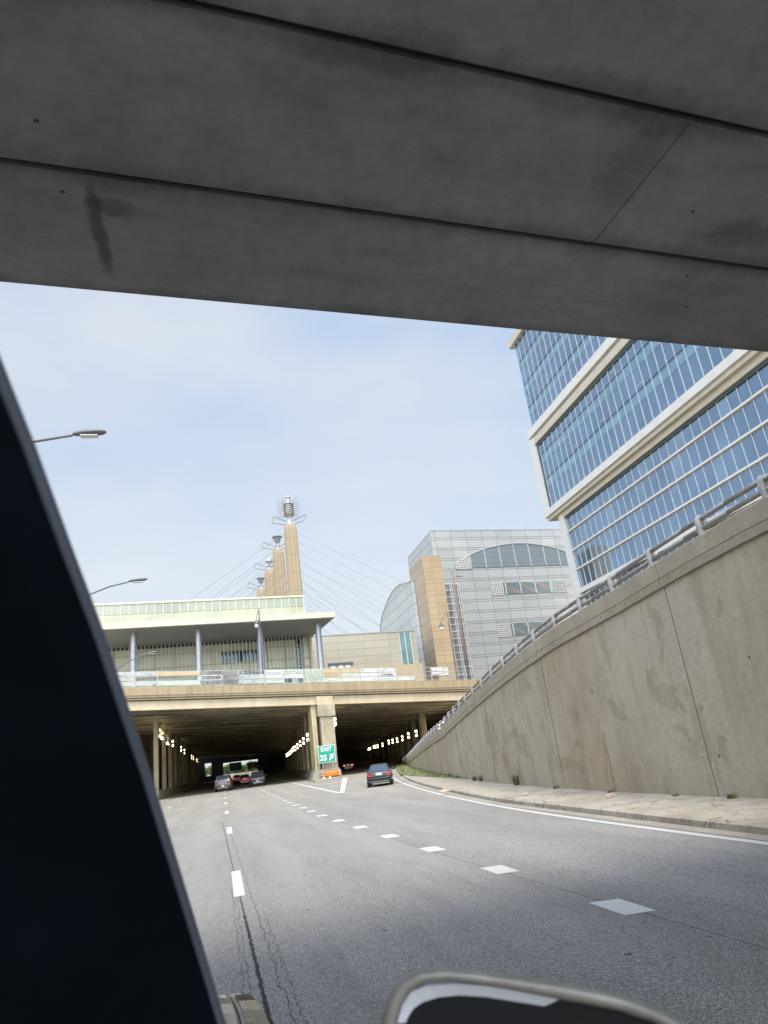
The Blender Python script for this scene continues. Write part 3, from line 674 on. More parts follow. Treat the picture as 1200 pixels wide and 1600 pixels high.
SP = {0: [(0, 'bann_g', 0), (1, 'bann_g', 1), (2, 'bann_g', 2)], 1: [(0, 'bann_g', 2), (2, 'bann_g', 1)], 2: [(0, 'bann_gr', 0), (2, 'bann_t', 0)],
      3: [(0, 'bann_g', 3), (1, 'bann_g', 3), (2, 'bann_g', 1)], 4: [(-1, 'bann_w', 6)], 5: [(0, 'bann_g', 0), (1, 'bann_g', 1)], 6: [(0, 'bann_g', 1), (1, 'bann_g', 1)],
      7: [(2, 'bann_w', 4), (1, 'bann_w', 0), (0, 'bann_gr', 2)], 8: [(2, 'bann_gr', 4), (1, 'bann_w', 3)], 9: [(-1, 'bann_gr', 7)], 10: [(2, 'bann_t', 0), (1, 'bann_t', 4), (0, 'bann_w', 4)],
      11: [(2, 'bann_t', 0), (1, 'bann_gr', 3), (0, 'bann_w', 1)], 12: [(2, 'bann_w', 1), (1, 'bann_w', 1), (0, 'bann_w', 1)], 13: [(2, 'bann_w', 1), (1, 'bann_w', 5), (0, 'bann_w', 8)],
      14: [(0, 'bann_w', 2)], 16: [(2, 'bann_w', 2), (1, 'bann_w', 9)]}
cname = {'bann_g': 'grey', 'bann_w': 'white', 'bann_t': 'tan', 'bann_gr': 'pale green'}
ordn = ['leftmost', 'second', 'third', 'fourth', 'fifth', 'sixth', 'seventh', 'eighth', 'ninth', 'tenth', 'eleventh', 'twelfth', 'thirteenth', 'fourteenth', 'fifteenth', 'sixteenth', 'seventeenth']
rowname = {-1: 'filling', 0: 'at the bottom of', 1: 'in the middle of', 2: 'at the top of'}
for b, l in SP.items():
    for slot, mt, marks in l:
        u0, u1 = PU[b] + .08, PU[b + 1] - .08
        z0, z1 = (10.80, 12.26) if slot < 0 else (10.78 + .52 * slot, 11.22 + .52 * slot)
        q = MB(); fbox(q, u0, u1, -.235, -.215, z0, z1); o = q.build('banner', M[mt])
        mk_txt = {0: 'plain', 1: 'lightly marked', 2: 'lightly marked', 3: 'ink-dabbed', 4: 'scribbled', 5: 'ink-striped', 6: 'patterned', 7: 'bold graffiti', 8: 'ink-dabbed', 9: 'violet-swooshed'}[marks]
        tag(o, f'{mk_txt} {cname[mt]} banner {rowname[slot]} the {ordn[b]} fence bay from the left', 'banner', 'banners on the overpass fence')
        rr = random.Random(b * 10 + slot + 5)
        q = MB()
        def st(pts, r=.018): MB().path([fp(a, -.240, c) for a, c in pts], r, 4).build('ink_mark', M['ink_r'] if marks == 9 else M['ink'], o)
        wdt = u1 - u0; ht = z1 - z0
        if marks in (1, 2):
            for _ in range(marks + 1):
                a = u0 + rr.random() * wdt * .8; st([(a, z0 + rr.random() * ht), (a + .2 + .3 * rr.random(), z0 + rr.random() * ht)])
        if marks in (3, 8):
            k = 5 if marks == 3 else 9
            for i in range(k):
                a = u0 + .15 + (wdt - .3) * i / k + rr.random() * .08; st([(a, z0 + ht * .3), (a + .03, z0 + ht * .7)], .028)
        if marks == 4:
            a = u0 + .1; pts = []
            while a < u1 - .1: pts.append((a, z0 + ht * (.2 + .6 * rr.random()))); a += .12 + .14 * rr.random()
            st(pts)
        if marks == 5: st([(u0 + .1, z0 + .1), (u1 - .2, z0 + .12), (u0 + .3, z0 + .3), (u1 - .4, z0 + .25)], .03)
        if marks == 6:
            for i in range(4):
                for j in range(3):
                    cx = u0 + wdt * (i + .5) / 4; cz = z0 + ht * (j + .5) / 3
                    st([(cx + .24 * math.cos(t), cz + .18 * math.sin(t)) for t in (0, .9, 1.8, 2.7, 3.6, 4.6)], .016)
        if marks == 7:
            for i in range(5):
                cx = u0 + wdt * (i + .5) / 5; st([(cx - .15, z1 - .1), (cx - .1, z0 + .4), (cx, z0 + .12), (cx + .12, z0 + .3), (cx + .1, z1 - .2)], .03)
        if marks == 9:
            st([(u0 + .1, z0 + .08), (u0 + .8, z0 + .12), (u1 - .7, z0 + .26), (u1 - .15, z0 + .38)], .03)

# ------------------------------------------------------------------ tunnel under the buildings
def zc(x): return 8.2 + SL * (x - 11)
tr = thing('tunnel_roof', 'dim concrete soffit of shallow cross beams roofing the tunnel beyond the overpass', 'tunnel roof')
def rfy(x, y0): return y0 + 0.105 * (x - 11)
mb = MB(); mb.hexa([(-13, rfy(-13, 113.3), zc(-13) + .35), (80, rfy(80, 113.3), zc(80) + .35), (100, 300, zc(100) + .35), (-13, 300, zc(-13) + .35)], [(-13, rfy(-13, 113.3), zc(-13) + 1.3), (80, rfy(80, 113.3), zc(80) + 1.3), (100, 300, zc(100) + 1.3), (-13, 300, zc(-13) + 1.3)])
mb.build('roof_slab', M['slab'], tr)
for k in range(24):
    y = 113.6 + 7.9 * k
    mb = MB(); mb.hexa([(-12.9, rfy(-13, y), zc(-13) - .3), (80, rfy(80, y), zc(80) - .3), (80, rfy(80, y) + 2.6, zc(80) - .3), (-12.9, rfy(-13, y) + 2.6, zc(-13) - .3)],
            [(-12.9, rfy(-13, y), zc(-13) + .34), (80, rfy(80, y), zc(80) + .34), (80, rfy(80, y) + 2.6, zc(80) + .34), (-12.9, rfy(-13, y) + 2.6, zc(-13) + .34)])
    mb.build('cross_beam', M['ceiling'], tr)
tw = thing('tunnel_wall', 'shadowed outer wall behind the left-hand tunnel columns', 'wall')
MB().box(-12.9, -12.4, 82, 262, -.2, 9.9).build('wall_face', M['girder'], tw)
MB().box(-7.55, -6.75, 84, 262, -.1, 0.95).build('barrier', M['column'], tw)
tw = thing('tunnel_wall', 'shadowed outer wall behind the right-hand ramp columns', 'wall')
mb = MB(); mb.hexa([(40, 100, -.2), (41, 100, -.2), (76, 310, -.2), (75, 310, -.2)], [(40, 100, 6.9), (41, 100, 6.9), (76, 310, 5.0), (75, 310, 5.0)]); mb.build('wall_face', M['girder'], tw)
# end wall of the tunnel with two daylight openings
ew = thing('tunnel_portal', 'far dark end of the tunnel with a small and a wide daylight opening', 'portal')
for (x0, x1, z0, z1) in ((-13, -6.1, -.2, 9.5), (-6.1, -3.6, -.2, 2.1), (-6.1, -3.6, 6.9, 9.5), (-3.6, 1.0, -.2, 9.5), (1.0, 14.6, 6.2, 9), (14.6, 80, -.2, 8.5), (1.0, 14.6, 1.9, 2.2)):
    q = MB(); q.box(x0, x1, 299, 300, z0, z1); q.build('portal_panel', M['portal'], ew)
q = MB(); q.box(-80, 80, 318, 319, -.2, 2.0); tag(q.build('far_barrier', M['girder']), 'low dark concrete barrier beyond the tunnel end', 'barrier')

# columns
def column(x, y, h, r, mat=None):
    mb = MB(); a = r
    mb.loft([[(x + a * math.cos(t) * s, y + a * math.sin(t) * s, z) for t in [i * math.pi / 6 for i in range(12)]] for z, s in ((-.1, 1), (h, 1))])
    return mb
def sqcolumn(x, y, h, wx_, wy_):
    mb = MB(); mb.box(x - wx_ / 2, x + wx_ / 2, y - wy_ / 2, y + wy_ / 2, -.1, h); return mb
for k in range(14):
    y = 88 + 12.2 * k
    tag(sqcolumn(-7.2, y, zc(-7.2), .52, .9).build('tunnel_column', M['column'], bevel=.04), 'square tan concrete column in the left-hand row of the tunnel', 'column', 'columns along the left side of the tunnel')
for k in range(14):
    y = 89 + 12.2 * k; x = 10.6 + 0.066 * (y - 84)
    tag(sqcolumn(x, y, zc(x), .42, .9).build('tunnel_column', M['column'], bevel=.04), 'square tan concrete column in the median row between highway and ramp', 'column', 'columns along the median of the tunnel')
for k in range(16):
    y = 104 + 12.4 * k; x = 29.0 + 0.158 * (y - 100)
    tag(column(x, y, zc(x), .62).build('tunnel_column', M['column'], smooth=True), 'round tan concrete column in the right-hand row beyond the ramp', 'column', 'round columns beyond the ramp')
md = thing('median_barrier', 'low grey concrete barrier along the foot of the median columns', 'barrier')
mb = MB(); mb.hexa([(9.7, 81, 0), (13.2, 81.4, 0), (26.5, 262, 0), (20.8, 262, 0)], [(10.1, 81, 1.0), (12.9, 81.4, 1.0), (26.2, 262, 1.0), (21.1, 262, 1.0)]); mb.build('barrier_body', M['sidewalk'], md)
MB().box(9.2, 13.8, 74, 81, 0, .12).build('nose_island', M['dirt'], md)
# tunnel lamps: pairs of short glowing bars fixed between the columns
def lamp(x, y, z, along, label, group):
    o = thing('tunnel_light', label, 'light', (x, y, z), 0, group)
    for dz in (0.0, -0.62):
        q = MB(); q.box(-.12, .12, -along * .28, along * .28, dz - .15, dz + .15); q.build('lamp_tube', M['light'], o)
    q = MB(); q.box(.145, .22, -along * .6, along * .6, -.8, .25); q.build('bracket', M['light_body'], o)
    return o
rl = random.Random(11)
def lamprow(n_, fx, label, group, along=.6):
    first = None
    for k in range(n_):
        x, y, z = fx(k)
        if k > 4 and rl.random() < .18: continue
        z += rl.uniform(-.12, .12)
        if first is None: first = lamp(x, y, z, along, label, group)
        else:
            c = copy_tree(first); c.location = (x, y, z)
lamprow(20, lambda k: (-7.2, [90, 92, 94, 96, 98, 102.5, 104.5, 106.5, 108.5][k] if k < 9 else 118.5 + 12.2 * (k - 9), 7.9 - 0.03 * k), 'pair of glowing lamp bars on the left side of the tunnel', 'lamp pairs on the left tunnel wall', .7)
lamprow(13, lambda k: (10.6 + 0.066 * (11.5 + 12.2 * k) - .1, 95.3 + 12.2 * k, 5.4), 'pair of glowing lamp bars between the median columns', 'lamp pairs along the median columns', .4)
lamprow(6, lambda k: (13.6 + .1 * k, 86 + 1.5 * k, 6.6 - .15 * k), 'pair of glowing lamp bars on the ramp side of the central pier', 'lamp pairs beside the central pier', .5)
lamprow(18, lambda k: (28.6 + 0.158 * (10 + 12.4 * k), 110.2 + 12.4 * k, 4.6 + .03 * k), 'pair of glowing lamp bars between the round ramp columns', 'lamp pairs between the round columns', .45)
lamprow(7, lambda k: (29.6 + .35 * k, 90 + 2.2 * k, 5.0), 'pair of glowing lamp bars above the far end of the retaining wall', 'lamp pairs above the wall end', .8)
# green guide signs deep in the tunnel
for (x0, x1, z0, z1, o2, lab) in ((2.65, 6.5, 2.7, 5.1, False, 'green overhead guide sign deep in the tunnel, left of its neighbour with the orange panel'), (8.3, 11.9, 2.6, 4.6, True, 'green overhead guide sign deep in the tunnel with an orange lower panel')):
    s = thing('guide_sign', lab, 'sign', ((x0 + x1) / 2, 240, 0))
    w2 = (x1 - x0) / 2
    MB().box(-w2, w2, 0, .12, z0, z1).build('panel', M['green_sign'], s)
    q = MB()
    for i in range(3): q.box(-w2 * .5, w2 * .45 - .2 * i, -.03, -.01, z1 - .5 - .35 * i, z1 - .4 - .35 * i)
    q.build('legend', M['sign_white'], s)
    if o2: MB().box(-w2 * .95, w2 * .95, -.05, -.01, z0 + .05, z0 + .75).build('lower_panel', M['orange'], s)
    q = MB(); q.tube((-w2 * .6, .2, z1), (-w2 * .6, .2, zc(x0) + .3), .06); q.tube((w2 * .6, .2, z1), (w2 * .6, .2, zc(x0) + .3), .06); q.build('hanger', M['galv'], s)

# trees beyond the tunnel, seen through its openings
def tree(x, y, h, r, label, seed):
    rr = random.Random(seed); t = thing('tree', label, 'tree', (x, y, 0), 0, 'trees beyond the tunnel')
    q = MB(); q.tube((0, 0, 0), (0, 0, h * .55), .3, 8, .15)
    for _ in range(5):
        a = rr.random() * 6.28; q.tube((0, 0, h * .35), (r * .6 * math.cos(a), r * .6 * math.sin(a), h * .75), .12, 6, .04)
    q.build('trunk', M['bark'], t)
    q = MB()
    for _ in range(1400):
        a = rr.random() * 6.28; ph = math.acos(2 * rr.random() - 1); rad = r * (0.45 + .6 * rr.random())
        c = Vector((rad * math.sin(ph) * math.cos(a), rad * math.sin(ph) * math.sin(a), h * .65 + rad * .7 * math.cos(ph)))
        u_ = Vector((rr.gauss(0, 1), rr.gauss(0, 1), rr.gauss(0, 1))).normalized() * .3; v_ = u_.cross(Vector((rr.gauss(0, 1), rr.gauss(0, 1), rr.gauss(0, 1)))).normalized() * .3
        q.add([c - u_, c - v_, c + u_, c + v_], [(0, 1, 2, 3)])
    q.build('crown', M['tree'], t)
for i, (x, y, h, r) in enumerate(((-9, 360, 6.5, 3.6), (-3, 372, 7, 3.8), (3.5, 365, 6, 3.4), (9, 370, 5.5, 3.3), (14.5, 362, 6.2, 3.5), (20, 372, 6, 3.6))):
    tree(x, y, h, r, ['tree beyond the small left tunnel opening', 'tree hidden behind the dark portal panel between the openings', 'leftmost tree in the wide tunnel opening', 'middle tree in the wide tunnel opening', 'rightmost tree in the wide tunnel opening', 'tree just past the right edge of the wide opening'][i], 40 + i)
# ------------------------------------------------------------------ exit sign and crash cushion at the nose
def text_mesh(s, size, name, m, parent, loc, bold=0.012, ext=0.004, align='LEFT'):
    cu = bpy.data.curves.new('t', 'FONT'); cu.body = s; cu.size = size; cu.extrude = ext; cu.offset = bold; cu.align_x = align
    to = bpy.data.objects.new('t', cu); scene.collection.objects.link(to)
    bpy.context.view_layer.update()
    me = bpy.data.meshes.new_from_object(to.evaluated_get(bpy.context.evaluated_depsgraph_get()))
    bpy.data.objects.remove(to); me.materials.clear(); me.materials.append(m)
    o = bpy.data.objects.new(name, me); scene.collection.objects.link(o); o.parent = parent
    o.rotation_euler = (math.pi / 2, 0, 0); o.location = loc
    return o
sg = thing('exit_sign', 'green EXIT 2S sign with an up-right arrow standing in front of the central pier', 'sign', (11.72, 82.1, -0.12), R_(-11))
q = MB(); q.box(-.97, .97, 0, .05, 1.78, 3.66); q.build('panel', M['sign_white'], sg, bevel=.02)
q = MB(); q.box(-.91, .91, -.012, 0.0, 1.84, 3.60); q.build('sign_face', M['green_sign'], sg)
text_mesh('EXIT', .62, 'legend_exit', M['sign_white'], sg, (0, -.02, 3.03), .022, align='CENTER')
text_mesh('2S', .82, 'legend_number', M['sign_white'], sg, (-.80, -.02, 2.08), .03)
q = MB(); q.prism([(.22, 2.02), (.34, 1.92), (.62, 2.24), (.72, 2.12), (.80, 2.66), (.30, 2.58), (.44, 2.45)], 1, -.022, -.013)
q = MB(); q.prism([(.20, 2.06), (.32, 1.95), (.58, 2.26), (.70, 2.15), (.80, 2.72), (.27, 2.62), (.42, 2.44)], 1, -.022, -.013); q.build('arrow', M['sign_white'], sg)
for x in (-.55, .55):
    q = MB(); q.tube((x, .10, 0), (x, .10, 3.4), .05, 8); q.build('post', M['galv'], sg)
q = thing('conduit_pipe', 'thin yellowish pipe running up beside the central pier column', 'pipe', (10.55, 83.0, 0))
MB().tube((0, 0, 0), (0, 0, 7.6), .07, 8).build('pipe_body', M['yellow_paint'], q)
cc = thing('crash_cushion', 'orange-nosed crash cushion lying across the foot of the central pier', 'crash cushion', (11.75, 80.3, 0.12), R_(-11)); cc.scale = (.88, .88, .85)
q = MB(); rings = []
for i in range(13):
    t = -1 + 2 * i / 12; y = 0.30 * t * t; zb = 0.22 - .06 * math.cos(t * 1.5)
    rings.append([(1.05 * t, y - .14, zb), (1.05 * t, y - .17, zb + .30), (1.05 * t, y - .12, zb + .62), (1.05 * t, y + .05, zb + .62), (1.05 * t, y + .05, zb)])
q.loft(rings); q.build('nose_panel', M['orange'], cc, smooth=False)
for s in (-1, 1):
    for h in (.25, .45, .65):
        q = MB(); q.box(s * 1.12 - .16, s * 1.12 + .16, .1, .9, h, h + .12); q.build('side_rail', M['galv'], cc, bevel=.02)
q = MB(); q.box(-.8, .8, .25, 1.3, 0, .7); q.build('bay', M['girder'], cc)
for k, (x, y) in enumerate(((10.4, 76.5), (11.0, 76.0))):
    q = MB(); q.loft([[(x + .18 * s * math.cos(i), y + .12 * s * math.sin(i), z) for i in range(6)] for z, s in ((.12, 1), (.25, .8), (.32, .4))])
    tag(q.build('litter', M['sign_white']), ['left scrap of white litter on the traffic nose', 'right scrap of white litter on the traffic nose'][k], 'litter')

# ------------------------------------------------------------------ cars
def rounded(hw, zb, zt, tum, k=5):
    """cross-section ring (right half then left half) of a body shell"""
    pts = [(0, zb), (hw * .80, zb), (hw * .97, zb + .10), (hw, zb + (zt - zb) * .45), (hw * .985, zb + (zt - zb) * .78), (hw * (1 - tum), zt - .02), (hw * (.90 - tum), zt), (0, zt + .015)]
    return pts + [(-x, z) for x, z in pts[-2:0:-1]]
def car(name, label, loc, rz, style, pm, group=None, brake=False):
    c = thing(name, label, 'car', loc, rz, group)
    if style == 'sedan':
        L, hw, belt, roof = 4.55, .90, .98, 1.45
        st = [(0, .80, .36, .62), (.03, .84, .30, .88), (.12, .88, .25, 1.00), (.55, .90, .22, 1.02), (1.2, .90, .2, .97), (2.6, .90, .2, .95), (3.2, .90, .2, .92), (4.0, .88, .22, .80), (4.4, .80, .28, .66), (4.55, .66, .35, .55)]
        cab = [(.55, .70, 1.0), (1.15, .56, roof), (2.5, .57, roof), (3.35, .70, .93)]
    else:
        L, hw, belt, roof = 4.65, .95, 1.08, 1.68
        st = [(0, .86, .42, .80), (.03, .90, .36, 1.02), (.12, .93, .32, 1.10), (.5, .95, .28, 1.11), (1.2, .95, .26, 1.10), (2.6, .95, .26, 1.08), (3.3, .95, .26, 1.05), (4.1, .92, .28, .96), (4.5, .84, .34, .80), (4.65, .70, .42, .65)]
        cab = [(.10, .78, 1.09), (.42, .68, roof), (2.5, .69, roof), (3.45, .78, 1.06)]
    q = MB(); q.loft([[(x, y, z) for x, z in rounded(h, zb, zt, .06)] for y, h, zb, zt in st])
    q.build('body', pm, c, smooth=True, sub=1)
    (y0, w0, z0), (y1, w1, z1), (y2, w2, z2), (y3, w3, z3) = cab
    wb = hw * .90
    q = MB(); q.loft([[(-wb, y0, z0 - .06), (wb, y0, z0 - .06), (wb, y3, z3 - .06), (-wb, y3, z3 - .06)],
                      [(-w1, y1, z1 - .03), (w1, y1, z1 - .03), (w2, y2, z2 - .03), (-w2, y2, z2 - .03)],
                      [(-w1 * .9, y1 + .08, z1), (w1 * .9, y1 + .08, z1), (w2 * .9, y2 - .08, z2), (-w2 * .9, y2 - .08, z2)]])
    q.build('cabin', pm, c, bevel=.03)
    def pane(nm, a, b, c_, d, inset=.1, off=.006):
        a, b, c_, d = map(Vector, (a, b, c_, d)); ce = (a + b + c_ + d) / 4; nn = (b - a).cross(d - a).normalized()
        if nn.dot(ce - Vector((0, L / 2, .9))) < 0: nn = -nn
        P = [ce + (p - ce) * (1 - inset) + nn * off for p in (a, b, c_, d)]; Q = [p - nn * (off + .01) for p in P]
        return MB().hexa(Q, P).build(nm, M['carglass'], c)
    pane('rear_window', (-wb, y0, z0 - .06), (wb, y0, z0 - .06), (w1, y1, z1 - .03), (-w1, y1, z1 - .03), .14)
    pane('windscreen', (-wb, y3, z3 - .06), (wb, y3, z3 - .06), (w2, y2, z2 - .03), (-w2, y2, z2 - .03), .12)
    for s in (-1, 1):
        ym = (y0 + y3) / 2; yt = (y1 + y2) / 2
        pane('side_window', (s * wb, y0 + .15, z0 - .03), (s * wb, ym - .03, z0 - .03), (s * (w1 + w2) / 2, yt - .03, z1 - .04), (s * w1, y1, z1 - .04), .12)
        pane('side_window', (s * wb, ym + .03, z0 - .03), (s * wb, y3 - .2, z3 - .03), (s * w2, y2, z2 - .04), (s * (w1 + w2) / 2, yt + .03, z2 - .04), .12)
        zt = .80 if style == 'sedan' else .92
        q = MB(); q.hexa([(s * .50, -.012, zt - .12), (s * .80, .0, zt - .13), (s * .80, .16, zt - .13), (s * .50, .16, zt - .12)], [(s * .54, .0, zt + .09), (s * .86, .03, zt + .11), (s * .86, .22, zt + .11), (s * .54, .2, zt + .09)])
        q.build('taillight', M['tail_on'] if brake else M['tail'], c, bevel=.02)
        q = MB(); q.box(min(s * (hw - .02), s * (hw + .20)), max(s * (hw - .02), s * (hw + .20)), y3 - .35, y3 - .22, belt - .02, belt + .13); q.build('wing_mirror', pm, c, bevel=.03)
        for yw in (.85, L - .85):
            q = MB(); q.tube((s * (hw - .22), yw, .33), (s * (hw + .005), yw, .33), .335, 22); wt = q.build('wheel', M['tyre'], c, bevel=.03)
            q = MB(); q.tube((s * (hw), yw, .33), (s * (hw + .018), yw, .33), .21, 12); q.build('rim', M['rim'], wt)
        q = MB(); q.tube((s * .5, -.02, .33), (s * .5, .2, .33), .035, 8); q.build('exhaust', M['chrome'], c)
        q = MB(); q.box(min(s * .62, s * .8), max(s * .62, s * .8), L - .22, L - .06, .6, .74); q.build('headlight', M['lamp_glass'], c)
    zp = .82 if style == 'sedan' else .60
    q = MB(); q.box(-.76, .76, -.05, .1, .36, .60); q.build('rear_bumper', pm if style == 'sedan' else M['carblack'], c, bevel=.05)
    q = MB(); q.box(-.70, .70, -.035, .1, .24, .36); q.build('lower_valance', M['carblack'], c, bevel=.02)
    q = MB(); q.box(-.16, .16, -.062, -.03, zp - .08, zp + .08); q.build('number_plate', M['plate'], c)
    if style == 'sedan':
        q = MB(); q.box(-.45, .45, -.035, -.01, .915, .935); q.build('chrome_strip', M['chrome'], c)
        q = MB(); q.box(-.26, .26, -.02, .0, .745, .895); q.build('plate_recess', M['rim'], c)
        q = MB(); q.box(-.6, .6, -.052, -.03, .33, .36); q.build('reflector_strip', M['chrome'], c)
    else:
        q = MB(); q.box(-.68, .68, .28, .45, roof - .02, roof + .03); q.build('spoiler', pm, c, bevel=.02)
        q = MB(); q.box(-.55, .55, -.055, -.01, .40, .45); q.build('skid_trim', M['chrome'], c)
        for s in (-1, 1):
            q = MB(); q.tube((s * .66, .7, roof + .04), (s * .66, 2.3, roof + .04), .02, 6); q.build('roof_rail', M['chrome'], c)
    q = MB(); q.hexa([(-.03, .75 if style != 'sedan' else 1.3, roof - .01), (.03, .75 if style != 'sedan' else 1.3, roof - .01), (.03, 1.5, roof - .01), (-.03, 1.5, roof - .01)], [(-.01, .8 if style != 'sedan' else 1.32, roof + .07), (.01, .8 if style != 'sedan' else 1.32, roof + .07), (.01, 1.0 if style != 'sedan' else 1.42, roof + .03), (-.01, 1.0 if style != 'sedan' else 1.42, roof + .03)])
    q.build('antenna_fin', pm, c)
    return c
P_black = paint('paint_black', (0.018, 0.022, 0.022), .2, .3)
P_grey = paint('paint_grey', (0.15, 0.11, 0.11), .3, .5)
P_dark = paint('paint_charcoal', (0.05, 0.055, 0.06), .25, .4)
P_red = paint('paint_red', (0.45, 0.03, 0.02), .3, .3)
P_white = paint('paint_white', (0.6, 0.58, 0.55), .35, .1)
bs = car('sedan_car', 'black sedan driving up the exit ramp beside the retaining wall', (9.2, 43.2, 0.0), R_(-14), 'sedan', P_black)
bs.scale = (.87, .9, .86)
car('suv_car', 'grey-brown SUV in the left lane entering the tunnel', (0.15, 87, 0.0), R_(-3), 'suv', P_grey)
car('suv_car', 'charcoal SUV in the middle lane entering the tunnel', (4.35, 92, 0.0), R_(-3), 'suv', P_dark)
car('sedan_car', 'red car partly hidden left of the charcoal SUV', (3.5, 116, 0.0), R_(-3), 'sedan', P_red)
car('suv_car', 'dark vehicle just right of the grey-brown SUV, deep in the tunnel', (0.7, 128, 0.0), R_(-3), 'suv', P_dark)
car('sedan_car', 'pale car far off between the two SUVs, its brake lights lit', (3.2, 160, 0.0), R_(-3), 'sedan', P_white, brake=True)
car('sedan_car', 'dark car with glowing tail lights far down the ramp tunnel', (20.9, 122, 0.0), R_(-9), 'sedan', P_dark, brake=True)

# ------------------------------------------------------------------ poles and lamps
def cobra(y, label, zt=12.0, z0=0.0, xp=-9.2, xh=-3.9, big=True, m=None):
    m = m or M['lamp_g']
    o = thing('street_lamp', label, 'street lamp', (xp, y, z0), 0, 'highway lamps along the left side')
    q = MB(); q.tube((0, 0, 0), (0, 0, zt - 1.3), .12, 12, .08); q.build('pole', m, o)
    a = xh - xp
    q = MB(); pts = [(0, 0, zt - 1.6), (a * .25, 0, zt - 1.15), (a * .5, 0, zt - .72), (a * .78, 0, zt - .2), (a - .1, 0, zt)]; q.path(pts, .045, 8); q.build('arm', m, o)
    q = MB(); q.path([(0, 0, zt - 2.0), (a * .3, 0, zt - 1.3), (a * .5, 0, zt - .80)], .03, 8); q.build('brace', m, o)
    q = MB(); rings = []
    for t, ww, hh in ((0, .05, .05), (.08, .10, .08), (.3, .17, .10), (.6, .19, .11), (.85, .13, .09), (.95, .05, .05)):
        rings.append([(a - .1 + t, ww * math.cos(k * math.pi / 4), zt + .03 + .06 * t + hh * math.sin(k * math.pi / 4) * (1 if k < 5 else .6)) for k in range(8)])
    q.loft(rings); hd_ = q.build('lamp_head', m, o, smooth=True)
    q = MB(); q.box(a + .12, a + .62, -.12, .12, zt - .055, zt - .035); q.build('lens', M['lamp_glass'], hd_)
    return o
cobra(20.3, 'nearest highway lamp, its long arm reaching out from behind the windscreen pillar', 12.0)
cobra(37.6, 'second highway lamp, its arm just above the glazed roof band', 12.0, xh=-4.3)
cobra(60.6, 'third highway lamp, its thin pale arm seen against the pavilion glass', 12.0, xh=-5.6)
def lantern(x, y, z0, h, side, label):
    o = thing('street_lamp', label, 'street lamp', (x, y, z0), R_(-6), 'ornamental lamps on the overpass')
    q = MB(); q.lathe([(.22, 0), (.22, .25), (.14, .4), (.10, 1.0), (.085, h * .8), (.06, h), (.02, h + .12)], n=12); q.build('pole', M['lamp_d'], o, smooth=True)
    q = MB(); q.path([(0, 0, h - .05), (side * .35, 0, h - .35), (side * .8, 0, h - .75), (side * 1.05, 0, h - 1.0)], .035, 8)
    q.path([(0, 0, h - 2.1), (side * .15, 0, h - 1.5), (side * .45, 0, h - 1.1), (side * .85, 0, h - .95)], .025, 8); q.build('arm', M['lamp_d'], o)
    q = MB(); q.lathe([(.04, -1.05), (.05, -1.25), (.14, -1.35), (.32, -1.75), (.34, -1.8), (.30, -1.82)], (side * 1.05, 0, h), 14); q.build('lamp_shade', M['lamp_d'], o, smooth=True)
    q = MB(); q.lathe([(.24, -1.83), (.26, -1.95), (.20, -2.15), (.08, -2.25)], (side * 1.05, 0, h), 14); q.build('globe', M['lamp_glass'], o, smooth=True)
lantern(5.15, 82.9, 10.4, 9.6, -.35, 'ornamental dark lamp post on the overpass in front of the pavilion column')
lantern(29.8, 85.6, 9.3, 9.1, -1.0, 'ornamental dark lamp post on the overpass before the tan stone block')
o = thing('utility_pole', 'tall rusty brown pole with a small arm lamp at the right end of the overpass', 'pole', (31.35, 85.5, 7.4))
q = MB(); q.tube((0, 0, 0), (0, 0, 16.4), .20, 14, .16); q.build('pole', M['brown_pole'], o, smooth=True)
q = MB(); q.tube((0.1, 0, 15.75), (.7, 0, 15.75), .03); q.hexa([(.6, -.1, 15.66), (1.5, -.1, 15.72), (1.5, .1, 15.72), (.6, .1, 15.66)], [(.6, -.1, 15.82), (1.5, -.08, 15.78), (1.5, .08, 15.78), (.6, .1, 15.82)]); q.build('lamp_head', M['lamp_g'], o)
q = MB(); q.box(-.02, .02, -.22, -.17, 1.0, 14.5); q.build('cable_strip', M['lamp_d'], o)

# ------------------------------------------------------------------ pavilion on the deck (left)
def facade(name, label, cat, org, heading):
    return thing(name, label, cat, (org[0], org[1], 0), R_(90 - heading))
pv = facade('pavilion', 'pale pavilion on the deck with glazed walls, round columns, cream canopy and green roof band', 'building', (17.05, 98.54), 84)
q = MB(); q.box(-46, 0.0, 0, 22, 21.50, 22.30); cp = q.build('canopy', M['cream'], pv)
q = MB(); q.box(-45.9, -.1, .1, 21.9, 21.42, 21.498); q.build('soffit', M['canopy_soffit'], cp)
for x in (-5.4, -15.6, -24.9, -34.2): MB().box(x - .02, x + .02, -.012, 0, 21.5, 22.3).build('canopy_joint', M['galv'], cp)
for x in (-1.9, -10.55, -19.2, -27.8, -36.4, -45):
    q = MB(); q.tube((x, 3.2, 9.6), (x, 3.2, 21.42), .44, 20); q.build('column', M['steelcol'], pv, smooth=False, bevel=0)
